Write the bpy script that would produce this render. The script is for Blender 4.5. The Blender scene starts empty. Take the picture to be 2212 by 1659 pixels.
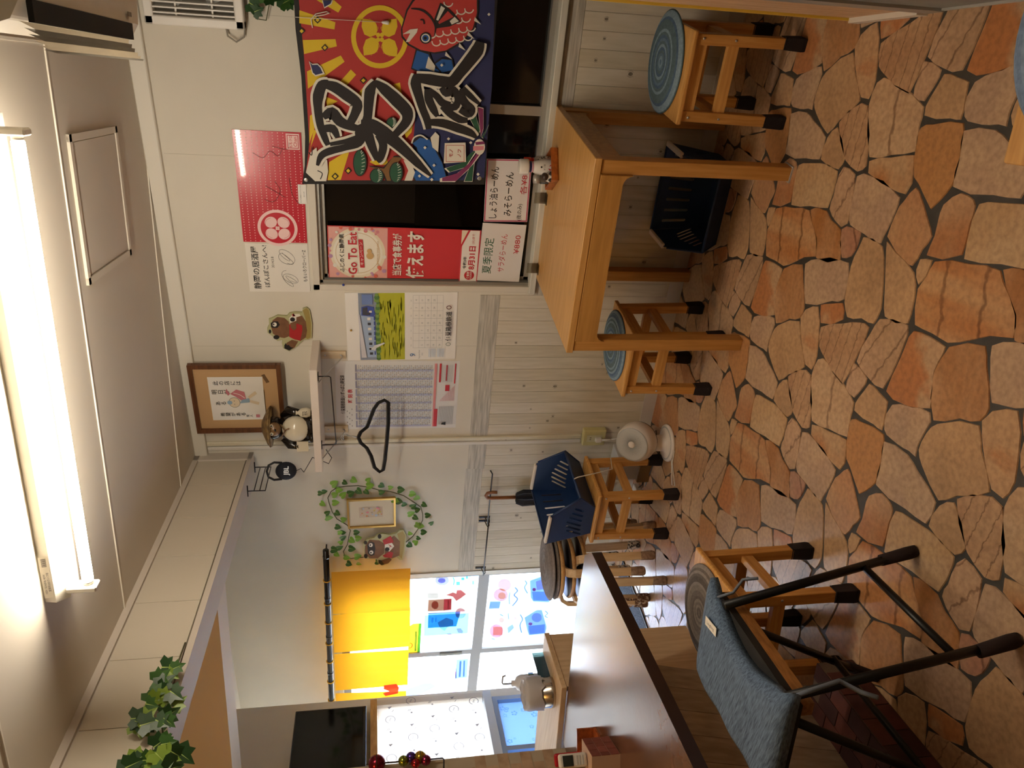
import bpy, bmesh, math, random
from mathutils import Vector, Matrix
random.seed(7)
SC = bpy.context.scene
COL = SC.collection
# ------------------------------------------------------------------ camera
F_PX, CU, CV = 1694.4, 829.5, 1106.0
YAW, PITCH, ROLL, GA = .58908, .176706, .009079, .2242
CAM = Vector((0, 0, 1.54))
_F = Vector((-math.sin(YAW)*math.cos(PITCH), math.cos(YAW)*math.cos(PITCH), -math.sin(PITCH)))
_r = Vector((math.cos(YAW), math.sin(YAW), 0)); _d = _F.cross(_r)
R_ = math.cos(ROLL)*_r + math.sin(ROLL)*_d
D_ = -math.sin(ROLL)*_r + math.cos(ROLL)*_d
camd = bpy.data.cameras.new('camera'); camo = bpy.data.objects.new('camera', camd); COL.objects.link(camo)
camd.sensor_fit = 'HORIZONTAL'; camd.sensor_width = 36; camd.lens = F_PX/2212*36
camd.clip_start = .02; camd.clip_end = 200
camo.matrix_world = Matrix(((D_.x, R_.x, -_F.x, CAM.x), (D_.y, R_.y, -_F.y, CAM.y), (D_.z, R_.z, -_F.z, CAM.z), (0, 0, 0, 1)))
SC.camera = camo
SC.view_settings.view_transform = 'Standard'; SC.view_settings.look = 'None'
SC.view_settings.gamma = 1; SC.view_settings.exposure = EXPOSURE = 1.05
SC.view_settings.use_curve_mapping = False
SC.cycles.max_bounces = 8; SC.cycles.transparent_max_bounces = 16
SC.cycles.sample_clamp_indirect = 6
SC.cycles.caustics_reflective = False; SC.cycles.caustics_refractive = False
# ------------------------------------------------------------------ daylight
SKY = 8.0
wld = bpy.data.worlds.new('sky'); SC.world = wld; wld.use_nodes = True
bg = wld.node_tree.nodes['Background']; bg.inputs['Color'].default_value = (.80, .89, 1, 1); bg.inputs['Strength'].default_value = SKY
TUBE = 55.0
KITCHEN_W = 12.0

# ------------------------------------------------------------------ pixel -> place helpers (frame 2212 x 1659)
G1 = Vector((math.cos(GA), math.sin(GA), 0)); G2 = Vector((-math.sin(GA), math.cos(GA), 0))
def ray(x, y):
    u, v = 1659-y, x
    return R_*((u-CU)/F_PX) + D_*((v-CV)/F_PX) + _F
def hit(x, y, n, d):
    r = ray(x, y); return CAM + r*((d-n.dot(CAM))/n.dot(r))
XA, YA_, ZA = Vector((1, 0, 0)), Vector((0, 1, 0)), Vector((0, 0, 1))
YW, YB, ZC = 3.371, 3.43, 2.44           # window wall, door wall (set back), ceiling
def PW(x, y, Y=YW): return hit(x, y, YA_, Y)
def PZ(x, y, z=0): return hit(x, y, ZA, z)
def PG(x, y, d): return hit(x, y, G1, d)
def PH(x, y, d): return hit(x, y, G2, d)
def g(a, b, z=0): return G1*a + G2*b + ZA*z
def gc(p): return G1.dot(p), G2.dot(p), p.z

# ------------------------------------------------------------------ materials
def lin(c):
    if isinstance(c, str):
        c = c.lstrip('#'); c = [int(c[i:i+2], 16)/255 for i in (0, 2, 4)]
    return tuple(x/12.92 if x <= .04045 else ((x+.055)/1.055)**2.4 for x in c) + (1,)
MATS = {}
def mat(name, col, rough=.6, metal=0, var=0, scale=20, stretch=(1, 1, 1), col2=None, bump=0, bscale=None, emit=0, trans=0, spec=.5, coat=0, detail=4, lo=.35, hi=.65, coord='Object', transl=0):
    if name in MATS: return MATS[name]
    m = bpy.data.materials.new(name); m.use_nodes = True; MATS[name] = m
    nt = m.node_tree; N = nt.nodes; L = nt.links; b = N['Principled BSDF']
    c = lin(col)
    b.inputs['Base Color'].default_value = c; b.inputs['Roughness'].default_value = rough
    b.inputs['Metallic'].default_value = metal; b.inputs['Specular IOR Level'].default_value = spec
    b.inputs['Coat Weight'].default_value = coat
    b.inputs['Transmission Weight'].default_value = trans
    if emit:
        b.inputs['Emission Color'].default_value = c; b.inputs['Emission Strength'].default_value = emit
    m.diffuse_color = c
    if var or col2 or bump:
        tc = N.new('ShaderNodeTexCoord'); mp = N.new('ShaderNodeMapping'); mp.inputs['Scale'].default_value = stretch
        L.new(tc.outputs[coord], mp.inputs['Vector'])
        no = N.new('ShaderNodeTexNoise'); no.inputs['Scale'].default_value = scale; no.inputs['Detail'].default_value = detail
        L.new(mp.outputs['Vector'], no.inputs['Vector'])
        if var or col2:
            rp = N.new('ShaderNodeValToRGB'); rp.color_ramp.elements[0].position = lo; rp.color_ramp.elements[1].position = hi
            c2 = lin(col2) if col2 else tuple(max(0, x*(1-var)) for x in c[:3]) + (1,)
            rp.color_ramp.elements[0].color = c2; rp.color_ramp.elements[1].color = c
            L.new(no.outputs['Fac'], rp.inputs['Fac']); L.new(rp.outputs['Color'], b.inputs['Base Color'])
        if bump:
            bp = N.new('ShaderNodeBump'); bp.inputs['Strength'].default_value = bump; bp.inputs['Distance'].default_value = .01
            if bscale:
                n2 = N.new('ShaderNodeTexNoise'); n2.inputs['Scale'].default_value = bscale; n2.inputs['Detail'].default_value = 3
                L.new(mp.outputs['Vector'], n2.inputs['Vector']); L.new(n2.outputs['Fac'], bp.inputs['Height'])
            else: L.new(no.outputs['Fac'], bp.inputs['Height'])
            L.new(bp.outputs['Normal'], b.inputs['Normal'])
    if transl:      # thin cloth or paper that lets some light through
        out = [n for n in N if n.type == 'OUTPUT_MATERIAL'][0]
        t = N.new('ShaderNodeBsdfTranslucent'); mx = N.new('ShaderNodeMixShader'); mx.inputs[0].default_value = transl
        t.inputs['Color'].default_value = c
        L.new(b.outputs[0], mx.inputs[1]); L.new(t.outputs[0], mx.inputs[2]); L.new(mx.outputs[0], out.inputs['Surface'])
    return m
def pane_mat(name, col, clear, rough=.05, spec=.3):
    """thin pane or print on a pane: part clear, part milky, a little gloss"""
    if name in MATS: return MATS[name]
    m = bpy.data.materials.new(name); m.use_nodes = True; MATS[name] = m
    nt = m.node_tree; N = nt.nodes; L = nt.links
    out = [n for n in N if n.type == 'OUTPUT_MATERIAL'][0]; N.remove(N['Principled BSDF'])
    c = lin(col)
    tr = N.new('ShaderNodeBsdfTransparent'); tr.inputs['Color'].default_value = c
    tl = N.new('ShaderNodeBsdfTranslucent'); tl.inputs['Color'].default_value = c
    gl = N.new('ShaderNodeBsdfGlossy'); gl.inputs['Roughness'].default_value = rough
    m1 = N.new('ShaderNodeMixShader'); m1.inputs[0].default_value = clear
    L.new(tl.outputs[0], m1.inputs[1]); L.new(tr.outputs[0], m1.inputs[2])
    lw = N.new('ShaderNodeFresnel'); lw.inputs['IOR'].default_value = 1.45
    m2 = N.new('ShaderNodeMixShader'); ml = N.new('ShaderNodeMath'); ml.operation = 'MULTIPLY'; ml.inputs[1].default_value = spec
    L.new(lw.outputs[0], ml.inputs[0]); L.new(ml.outputs[0], m2.inputs[0])
    L.new(m1.outputs[0], m2.inputs[1]); L.new(gl.outputs[0], m2.inputs[2]); L.new(m2.outputs[0], out.inputs['Surface'])
    return m
def wood(name, a, b, rough=.45, axis='x', scale=6, coat=0, stretch=14):
    st = {'x': (1, stretch, stretch), 'y': (stretch, 1, stretch), 'z': (stretch, stretch, 1)}[axis]
    return mat(name, a, rough, col2=b, scale=scale, stretch=st, lo=.35, hi=.7, coat=coat, detail=6, bump=.04)

# ------------------------------------------------------------------ mesh builder
def basis(n, up=ZA):
    n = n.normalized(); u = up.cross(n)
    if u.length < 1e-4: u = Vector((1, 0, 0)).cross(n)
    if u.length < 1e-4: u = Vector((0, 1, 0)).cross(n)
    u.normalize(); return u, n.cross(u)
class MB:
    def __init__(s): s.v, s.f, s.m = [], [], []; s.sm = []
    def add(s, vs, fs, mi=0, smooth=False):
        o = len(s.v); s.v += [Vector(p) for p in vs]
        for f in fs: s.f.append([i+o for i in f]); s.m.append(mi); s.sm.append(smooth)
        return s
    def box(s, c, sz, ax=None, mi=0):
        """centre, full sizes, axes"""
        ax = ax or (XA, YA_, ZA); c = Vector(c)
        P = [c+ax[0]*(i*sz[0]/2)+ax[1]*(j*sz[1]/2)+ax[2]*(k*sz[2]/2) for k in (-1, 1) for j in (-1, 1) for i in (-1, 1)]
        return s.add(P, [(0, 2, 3, 1), (4, 5, 7, 6), (0, 1, 5, 4), (2, 6, 7, 3), (0, 4, 6, 2), (1, 3, 7, 5)], mi)
    def gbox(s, a0, a1, b0, b1, z0, z1, mi=0):
        return s.box(g((a0+a1)/2, (b0+b1)/2, (z0+z1)/2), (a1-a0, b1-b0, z1-z0), (G1, G2, ZA), mi)
    def xbox(s, x0, x1, y0, y1, z0, z1, mi=0):
        return s.box(((x0+x1)/2, (y0+y1)/2, (z0+z1)/2), (x1-x0, y1-y0, z1-z0), None, mi)
    def bar(s, a, b, w, h, up=ZA, mi=0):
        a, b = Vector(a), Vector(b); d = b-a; u, v = basis(d, up)
        return s.box((a+b)/2, (w, h, d.length), (u, v, d.normalized()), mi)
    def tube(s, pts, r, n=8, mi=0, cap=True, smooth=True, closed=False):
        pts = [Vector(p) for p in pts]; K = len(pts)
        rs = r if isinstance(r, (list, tuple)) else [r]*K
        prev = None; rings = []
        for i, p in enumerate(pts):
            if closed: d = pts[(i+1) % K]-pts[i-1]
            else: d = (pts[min(i+1, K-1)]-pts[max(i-1, 0)])
            if d.length < 1e-9: d = Vector((0, 0, 1))
            d.normalize()
            if prev is None: u, v = basis(d)
            else:
                u = prev-d*prev.dot(d)
                if u.length < 1e-5: u, _ = basis(d)
                u.normalize(); v = d.cross(u)
            prev = u
            rings.append([p+(u*math.cos(2*math.pi*k/n)+v*math.sin(2*math.pi*k/n))*rs[i] for k in range(n)])
        vs = [q for rg in rings for q in rg]; fs = []
        for i in range(K if closed else K-1):
            for k in range(n):
                a, b = i*n+k, i*n+(k+1) % n; j = (i+1) % K
                fs.append((a, b, j*n+(k+1) % n, j*n+k))
        if cap and not closed: fs += [tuple(range(n-1, -1, -1)), tuple((K-1)*n+k for k in range(n))]
        return s.add(vs, fs, mi, smooth)
    def cyl(s, a, b, r, n=16, mi=0, r2=None, smooth=True):
        return s.tube([a, b], [r, r if r2 is None else r2], n, mi, True, smooth)
    def lathe(s, c, prof, n=24, mi=0, ax=None, smooth=True):
        """prof: (radius, height) pairs; ax = (u, v, w)"""
        ax = ax or (XA, YA_, ZA); c = Vector(c); vs = []; fs = []
        for (r, h) in prof:
            for k in range(n):
                t = 2*math.pi*k/n; vs.append(c+ax[0]*(r*math.cos(t))+ax[1]*(r*math.sin(t))+ax[2]*h)
        for i in range(len(prof)-1):
            for k in range(n): fs.append((i*n+k, i*n+(k+1) % n, (i+1)*n+(k+1) % n, (i+1)*n+k))
        if prof[0][0] > 1e-6: fs.append(tuple(range(n-1, -1, -1)))
        if prof[-1][0] > 1e-6: fs.append(tuple((len(prof)-1)*n+k for k in range(n)))
        return s.add(vs, fs, mi, smooth)
    def ell(s, c, r, n=16, m=10, mi=0, ax=None):
        ax = ax or (XA, YA_, ZA); c = Vector(c); vs = []; fs = []
        for i in range(m+1):
            p = math.pi*i/m
            for k in range(n):
                t = 2*math.pi*k/n
                vs.append(c+ax[0]*(r[0]*math.sin(p)*math.cos(t))+ax[1]*(r[1]*math.sin(p)*math.sin(t))+ax[2]*(-r[2]*math.cos(p)))
        for i in range(m):
            for k in range(n): fs.append((i*n+k, i*n+(k+1) % n, (i+1)*n+(k+1) % n, (i+1)*n+k))
        return s.add(vs, fs, mi, True)
    def prism(s, pts, d, mi=0, mi2=None):
        """flat outline (3-D points, one plane) given thickness d (vector)"""
        d = Vector(d); pts = [Vector(p) for p in pts]; n = len(pts)
        nrm = Vector((0, 0, 0))
        for i in range(n): nrm += (pts[i]-pts[0]).cross(pts[(i+1) % n]-pts[0])
        if nrm.dot(d) < 0: pts = pts[::-1]
        vs = pts+[p+d for p in pts]
        s.add(vs, [tuple(range(n-1, -1, -1)), tuple(range(n, 2*n))], mi)
        return s.add(vs, [(i, (i+1) % n, (i+1) % n+n, i+n) for i in range(n)], mi if mi2 is None else mi2)
    def poly(s, pts, mi=0): return s.add(pts, [tuple(range(len(pts)))], mi)
    def mesh(s, name, mats):
        me = bpy.data.meshes.new(name); me.from_pydata([tuple(p) for p in s.v], [], s.f)
        mats = mats if isinstance(mats, (list, tuple)) else [mats]
        for m in mats: me.materials.append(m)
        me.polygons.foreach_set('material_index', s.m); me.polygons.foreach_set('use_smooth', s.sm); me.update()
        big = [p for p in me.polygons if p.loop_total > 4]
        if big:
            bm = bmesh.new(); bm.from_mesh(me)
            fs = [f for f in bm.faces if len(f.verts) > 4]
            bmesh.ops.triangulate(bm, faces=fs); bm.to_mesh(me); bm.free()
        return me
    def build(s, name, mats, parent=None, origin=None, bevel=0, seg=1):
        me = s.mesh(name, mats)
        if not s.v: origin = Vector((0, 0, 0))
        if origin is None:
            if parent is not None: origin = parent.matrix_world.translation.copy()
            else:
                xs = [p.x for p in s.v]; ys = [p.y for p in s.v]; zs = [p.z for p in s.v]
                origin = Vector(((min(xs)+max(xs))/2, (min(ys)+max(ys))/2, min(zs)))
        origin = Vector(origin)
        me.transform(Matrix.Translation(-origin))
        o = bpy.data.objects.new(name, me); COL.objects.link(o)
        o.location = origin
        o.matrix_world = Matrix.Translation(origin)
        if parent is not None:
            o.parent = parent; o.matrix_parent_inverse = parent.matrix_world.inverted()
        if bevel:
            md = o.modifiers.new('bevel', 'BEVEL'); md.width = bevel; md.segments = seg; md.limit_method = 'ANGLE'; md.angle_limit = .6
        return o
def tag(o, label=None, cat=None, group=None, kind=None):
    if label: o['label'] = label
    if cat: o['category'] = cat
    if group: o['group'] = group
    if kind: o['kind'] = kind
    return o
def empty(name, loc, rz=0):
    o = bpy.data.objects.new(name, None); COL.objects.link(o); o.empty_display_size = .05
    o.location = loc; o.rotation_euler = (0, 0, rz)
    o.matrix_world = Matrix.Translation(Vector(loc)) @ Matrix.Rotation(rz, 4, 'Z')
    return o
def thing(name, loc, label, cat, group=None): return tag(empty(name, loc), label, cat, group)
def copy_tree(o, parent=None, M=None):
    c = o.copy(); COL.objects.link(c)
    if parent is not None: c.parent = parent
    for ch in list(o.children): copy_tree(ch, c)
    return c

# ------------------------------------------------------------------ flat print: polygons, strokes and lettering on a plane
class Plane2:
    """origin, right, up, outward normal"""
    def __init__(s, o, r, u): s.o = Vector(o); s.r = Vector(r).normalized(); s.u = Vector(u).normalized(); s.n = s.r.cross(s.u)
    def p(s, a, b, d=0): return s.o+s.r*a+s.u*b+s.n*d
    def px(s, x, y, d=0):
        q = hit(x, y, s.n, s.n.dot(s.o)); return q+s.n*d
    def ab(s, x, y):
        q = hit(x, y, s.n, s.n.dot(s.o))-s.o; return q.dot(s.r), q.dot(s.u)
_tc = {}
def text_mesh(body, size=1, bold=0, vert=False):
    k = (body, bold)
    if k not in _tc:
        c = bpy.data.curves.new('lettering', 'FONT'); c.body = body; c.size = 1; c.resolution_u = 2; c.offset = bold
        o = bpy.data.objects.new('lettering', c); COL.objects.link(o)
        me = bpy.data.meshes.new_from_object(o)
        _tc[k] = ([v.co.copy() for v in me.vertices], [tuple(p.vertices) for p in me.polygons])
        bpy.data.objects.remove(o); bpy.data.curves.remove(c); bpy.data.meshes.remove(me)
    return _tc[k]
class Print:
    """collects flat shapes in poster coordinates; one mesh, many inks, stacked in thin layers"""
    def __init__(s, pl, d0=.0006): s.pl = pl; s.mb = MB(); s.mats = []; s.d = d0; s.step = .00012
    def ink(s, m):
        if m not in s.mats: s.mats.append(m)
        return s.mats.index(m)
    def nxt(s): s.d += s.step; return s.d
    def poly(s, pts, m, layer=True):
        d = s.nxt() if layer else s.d
        P = [s.pl.p(a, b, d) for a, b in pts]
        A = sum(pts[i][0]*pts[(i+1) % len(pts)][1]-pts[(i+1) % len(pts)][0]*pts[i][1] for i in range(len(pts)))
        if A < 0: P = P[::-1]
        s.mb.poly(P, s.ink(m)); return s
    def rect(s, a0, b0, a1, b1, m, layer=True): return s.poly([(a0, b0), (a1, b0), (a1, b1), (a0, b1)], m, layer)
    def pxpoly(s, pts, m, layer=True): return s.poly([s.pl.ab(x, y) for x, y in pts], m, layer)
    def disc(s, a, b, r, m, n=28, ry=None, rot=0, layer=True):
        ry = ry or r; c, sn = math.cos(rot), math.sin(rot); P = []
        for i in range(n):
            x, y = r*math.cos(2*math.pi*i/n), ry*math.sin(2*math.pi*i/n); P.append((a+x*c-y*sn, b+x*sn+y*c))
        return s.poly(P, m, layer)
    def stroke(s, pts, w, m, layer=True):
        """polyline with width(s)"""
        if layer: s.nxt()
        ws = list(w) if isinstance(w, (list, tuple)) else [w]*len(pts)
        if len(pts) > 2 and len(pts) < 12:
            P_, W_ = [], []; n = len(pts)
            for i in range(n-1):
                p0, p1, p2, p3 = (pts[max(0, min(n-1, i+k))] for k in (-1, 0, 1, 2))
                for t in (0, .25, .5, .75):
                    P_.append(tuple(.5*(2*p1[c]+(p2[c]-p0[c])*t+(2*p0[c]-5*p1[c]+4*p2[c]-p3[c])*t*t+(3*p1[c]-p0[c]-3*p2[c]+p3[c])*t**3) for c in (0, 1))); W_.append(ws[i]+(ws[i+1]-ws[i])*t)
            pts, ws = P_+[pts[-1]], W_+[ws[-1]]
        L, Rr = [], []
        for i, (a, b) in enumerate(pts):
            p0, p1 = pts[max(i-1, 0)], pts[min(i+1, len(pts)-1)]
            dx, dy = p1[0]-p0[0], p1[1]-p0[1]; l = math.hypot(dx, dy) or 1
            L.append((a-dy/l*ws[i]/2, b+dx/l*ws[i]/2)); Rr.append((a+dy/l*ws[i]/2, b-dx/l*ws[i]/2))
        k = s.ink(m)
        for i in range(len(pts)-1):
            s.mb.poly([s.pl.p(*q, s.d) for q in (Rr[i], Rr[i+1], L[i+1], L[i])], k)
        return s
    def text(s, body, a, b, size, m, align='c', rot=0, bold=0, vert=False, sx=1, w=None):
        if vert:
            for i, ch in enumerate(body): s.text(ch, a, b-i*size*1.02, size, m, 'c', 0, bold, False, sx)
            return s
        vs, fs = text_mesh(body, 1, bold); s.nxt()
        if not vs: return s
        x0, x1 = min(v.x for v in vs), max(v.x for v in vs)
        if w: sx = w/((x1-x0)*size)
        off = {'c': (x0+x1)/2, 'l': x0, 'r': x1}[align]; c, sn = math.cos(rot), math.sin(rot); P = []
        for v in vs:
            X, Y = (v.x-off)*size*sx, (v.y-.36)*size; P.append(s.pl.p(a+X*c-Y*sn, b+X*sn+Y*c, s.d))
        s.mb.add(P, fs, s.ink(m)); return s
    def build(s, name, parent): return s.mb.build(name, s.mats or [MATS['ink_black']], parent)
ink = lambda n, c, r=.55: mat('ink_'+n, c, r)
K_ = ink('black', '#16120f'); INK_R = ink('red', '#c02430'); INK_W = ink('white', '#e8e2d4'); INK_Y = ink('yellow', '#dcb81c')
INK_N = ink('navy', '#20244a'); INK_B = ink('blue', '#1f5c9c'); INK_G = ink('green', '#1f5a3a'); INK_GR = ink('grey', '#8a8a8a')
INK_PK = ink('pink', '#d88890'); INK_BR = ink('brown', '#7a5426'); INK_P = ink('plum', '#7a2450'); INK_LB = ink('paleblue', '#a9bfd6')
# ================================================================== THE SETTING
WALLC = mat('wall_paint', '#d9d2c2', .75, var=.05, scale=3, bump=.02, bscale=220)
CEILC = mat('ceiling_board', '#d2cabb', .7, var=.06, scale=1.5)
TRIMC = mat('trim_white', '#dcd6c8', .5)
GROUT = mat('grout', '#3f3a33', .55, var=.35, scale=25)
# ---- floor of flagstones (pattern repeats every 0.9 m)
STONES=[('l',[(0.845,0.667),(0.908,0.562),(0.901,0.525),(0.726,0.47),(0.704,0.513),(0.731,0.586)]),
('t',[(0.829,0.673),(0.739,0.595),(0.718,0.603),(0.7,0.622),(0.721,0.736),(0.794,0.719)]),
('g',[(0.861,0.996),(0.868,0.886),(0.843,0.832),(0.796,0.737),(0.72,0.751),(0.717,0.84),(0.719,0.986),(0.798,0.987)]),
('t',[(0.095,0.821),(0.152,0.682),(0.094,0.652),(0.009,0.591),(-0.054,0.687),(-0.1,0.744),(-0.039,0.837),(-0.003,0.864),(0.055,0.851)]),
('s',[(0.204,0.653),(0.235,0.58),(0.129,0.54),(0.071,0.529),(0.015,0.547),(0.019,0.586),(0.104,0.647),(0.169,0.675)]),
('l',[(0.174,0.537),(0.222,0.415),(0.25,0.335),(0.25,0.282),(0.154,0.307),(0.032,0.352),(0.084,0.484),(0.108,0.523)]),
('c',[(0.289,0.237),(0.308,0.11),(0.287,0.1),(0.196,0.117),(0.095,0.151),(0.102,0.232),(0.13,0.302),(0.236,0.265)]),
('o',[(0.3,0.077),(0.304,0.01),(0.296,-0.058),(0.249,-0.046),(0.215,-0.04),(0.118,-0.061),(0.081,0.095),(0.093,0.132),(0.2,0.107),(0.279,0.091)]),
('b',[(0.31,0.851),(0.351,0.732),(0.303,0.71),(0.207,0.666),(0.166,0.683),(0.145,0.75),(0.1,0.838),(0.224,0.882)]),
('g',[(0.36,0.71),(0.379,0.68),(0.417,0.458),(0.3,0.44),(0.277,0.508),(0.225,0.661),(0.306,0.696)]),
('B',[(0.515,0.985),(0.535,0.858),(0.542,0.75),(0.519,0.734),(0.453,0.663),(0.398,0.655),(0.381,0.728),(0.352,0.786),(0.32,0.862),(0.326,0.928),(0.328,1.002),(0.428,1.026),(0.47,1.002)]),
('b',[(0.547,0.741),(0.56,0.689),(0.557,0.641),(0.531,0.601),(0.513,0.539),(0.417,0.508),(0.394,0.648),(0.451,0.667),(0.513,0.72)]),
('p',[(0.515,0.529),(0.528,0.506),(0.523,0.425),(0.492,0.427),(0.443,0.45),(0.427,0.497)]),
('g',[(0.688,0.505),(0.7,0.473),(0.653,0.274),(0.632,0.274),(0.533,0.308),(0.51,0.315),(0.523,0.409),(0.536,0.487),(0.549,0.499),(0.629,0.504)]),
('c',[(0.709,0.589),(0.692,0.52),(0.647,0.511),(0.54,0.507),(0.522,0.539),(0.535,0.576),(0.566,0.623),(0.611,0.615),(0.682,0.608)]),
('G',[(0.688,0.876),(0.699,0.821),(0.707,0.738),(0.692,0.624),(0.673,0.62),(0.569,0.641),(0.56,0.753),(0.545,0.879),(0.644,0.886)]),
('h',[(0.659,0.081),(0.696,0.028),(0.686,-0.022),(0.673,-0.034),(0.629,-0.032),(0.546,-0.032),(0.517,0.099),(0.573,0.086),(0.636,0.087)]),
('O',[(0.85,0.247),(0.861,0.199),(0.87,0.083),(0.814,0.067),(0.734,0.063),(0.691,0.083),(0.642,0.129),(0.699,0.199),(0.716,0.227),(0.801,0.25)]),
('t',[(0.084,0.217),(0.075,0.164),(0.064,0.117),(0.025,0.114),(-0.028,0.113),(-0.026,0.155),(-0.024,0.26),(-0,0.263),(0.05,0.236)]),
('c',[(0.119,0.315),(0.095,0.236),(0.057,0.249),(0.015,0.277),(0.027,0.327),(0.079,0.324)]),
('g',[(0.064,0.092),(0.089,0.022),(0.104,-0.063),(0.08,-0.075),(-0.002,-0.05),(-0.037,-0.052),(-0.033,-0.023),(-0.036,0.032),(-0.031,0.085),(-0.02,0.1),(0.028,0.108)]),
('q',[(0.984,0.47),(0.964,0.41),(0.907,0.257),(0.852,0.258),(0.787,0.25),(0.769,0.356),(0.753,0.46),(0.907,0.518),(0.97,0.499)]),
('n',[(0.74,0.456),(0.759,0.352),(0.775,0.251),(0.699,0.234),(0.666,0.252),(0.668,0.29),(0.705,0.449)]),
('r',[(0.688,0.211),(0.68,0.195),(0.612,0.133),(0.571,0.099),(0.529,0.124),(0.477,0.15),(0.476,0.163),(0.535,0.288),(0.604,0.272),(0.646,0.248)]),
('t',[(0.5,0.121),(0.507,0.074),(0.46,0.083),(0.432,0.105),(0.469,0.127)]),
('t',[(0.511,0.404),(0.5,0.302),(0.426,0.269),(0.323,0.244),(0.268,0.264),(0.268,0.329),(0.25,0.401),(0.292,0.432),(0.411,0.438),(0.474,0.417)]),
('t',[(0.52,0.285),(0.498,0.239),(0.458,0.137),(0.389,0.108),(0.315,0.11),(0.305,0.216),(0.327,0.229),(0.445,0.264)]),
('o',[(0.247,0.563),(0.266,0.505),(0.285,0.444),(0.235,0.424),(0.188,0.542)])]
S1, S2 = Vector((.908, -.0165)), Vector((.009, .924))
def stone_mat(name, a, b, lo=.4, hi=.62, sc=5, st=(1, 1, 1), lines=0, rot=0, spots='#8f7252'):
    m = bpy.data.materials.new(name); m.use_nodes = True; N = m.node_tree.nodes; L = m.node_tree.links; p = N['Principled BSDF']
    tc = N.new('ShaderNodeTexCoord'); mp = N.new('ShaderNodeMapping'); mp.inputs['Scale'].default_value = st; mp.inputs['Rotation'].default_value = (0, 0, rot)
    L.new(tc.outputs['Object'], mp.inputs['Vector'])
    n1 = N.new('ShaderNodeTexNoise'); n1.inputs['Scale'].default_value = sc; n1.inputs['Detail'].default_value = 5; L.new(mp.outputs[0], n1.inputs['Vector'])
    r1 = N.new('ShaderNodeValToRGB'); r1.color_ramp.elements[0].position = lo; r1.color_ramp.elements[1].position = hi
    r1.color_ramp.elements[0].color = lin(a); r1.color_ramp.elements[1].color = lin(b); L.new(n1.outputs['Fac'], r1.inputs['Fac'])
    n2 = N.new('ShaderNodeTexNoise'); n2.inputs['Scale'].default_value = 60; n2.inputs['Detail'].default_value = 6; L.new(tc.outputs['Object'], n2.inputs['Vector'])
    r2 = N.new('ShaderNodeValToRGB'); r2.color_ramp.elements[0].position = .3; r2.color_ramp.elements[1].position = .62
    r2.color_ramp.elements[0].color = (.72, .70, .68, 1); r2.color_ramp.elements[1].color = (1, 1, 1, 1); L.new(n2.outputs['Fac'], r2.inputs['Fac'])
    mx = N.new('ShaderNodeMix'); mx.data_type = 'RGBA'; mx.blend_type = 'MULTIPLY'; mx.inputs[0].default_value = 1
    L.new(r1.outputs[0], mx.inputs[6]); L.new(r2.outputs[0], mx.inputs[7]); col = mx.outputs[2]
    if lines:
        w = N.new('ShaderNodeTexWave'); w.inputs['Scale'].default_value = lines; w.inputs['Distortion'].default_value = 1.6; w.inputs['Detail'].default_value = 3; w.inputs['Detail Scale'].default_value = 6
        m3 = N.new('ShaderNodeMapping'); m3.inputs['Rotation'].default_value = (0, 0, rot); L.new(tc.outputs['Object'], m3.inputs[0]); L.new(m3.outputs[0], w.inputs[0])
        r3 = N.new('ShaderNodeValToRGB'); r3.color_ramp.elements[0].position = 0; r3.color_ramp.elements[1].position = .035
        r3.color_ramp.elements[0].color = (.38, .3, .25, 1); r3.color_ramp.elements[1].color = (1, 1, 1, 1); L.new(w.outputs['Fac'], r3.inputs[0])
        m4 = N.new('ShaderNodeMix'); m4.data_type = 'RGBA'; m4.blend_type = 'MULTIPLY'; m4.inputs[0].default_value = .8
        L.new(col, m4.inputs[6]); L.new(r3.outputs[0], m4.inputs[7]); col = m4.outputs[2]
    L.new(col, p.inputs['Base Color']); p.inputs['Roughness'].default_value = FLOOR_ROUGH
    bp = N.new('ShaderNodeBump'); bp.inputs['Strength'].default_value = .12; bp.inputs['Distance'].default_value = .001
    n4 = N.new('ShaderNodeTexNoise'); n4.inputs['Scale'].default_value = 90; n4.inputs['Detail'].default_value = 4; L.new(tc.outputs['Object'], n4.inputs['Vector'])
    L.new(n4.outputs['Fac'], bp.inputs['Height']); L.new(bp.outputs[0], p.inputs['Normal'])
    return m
FLOOR_ROUGH = .30
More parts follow.
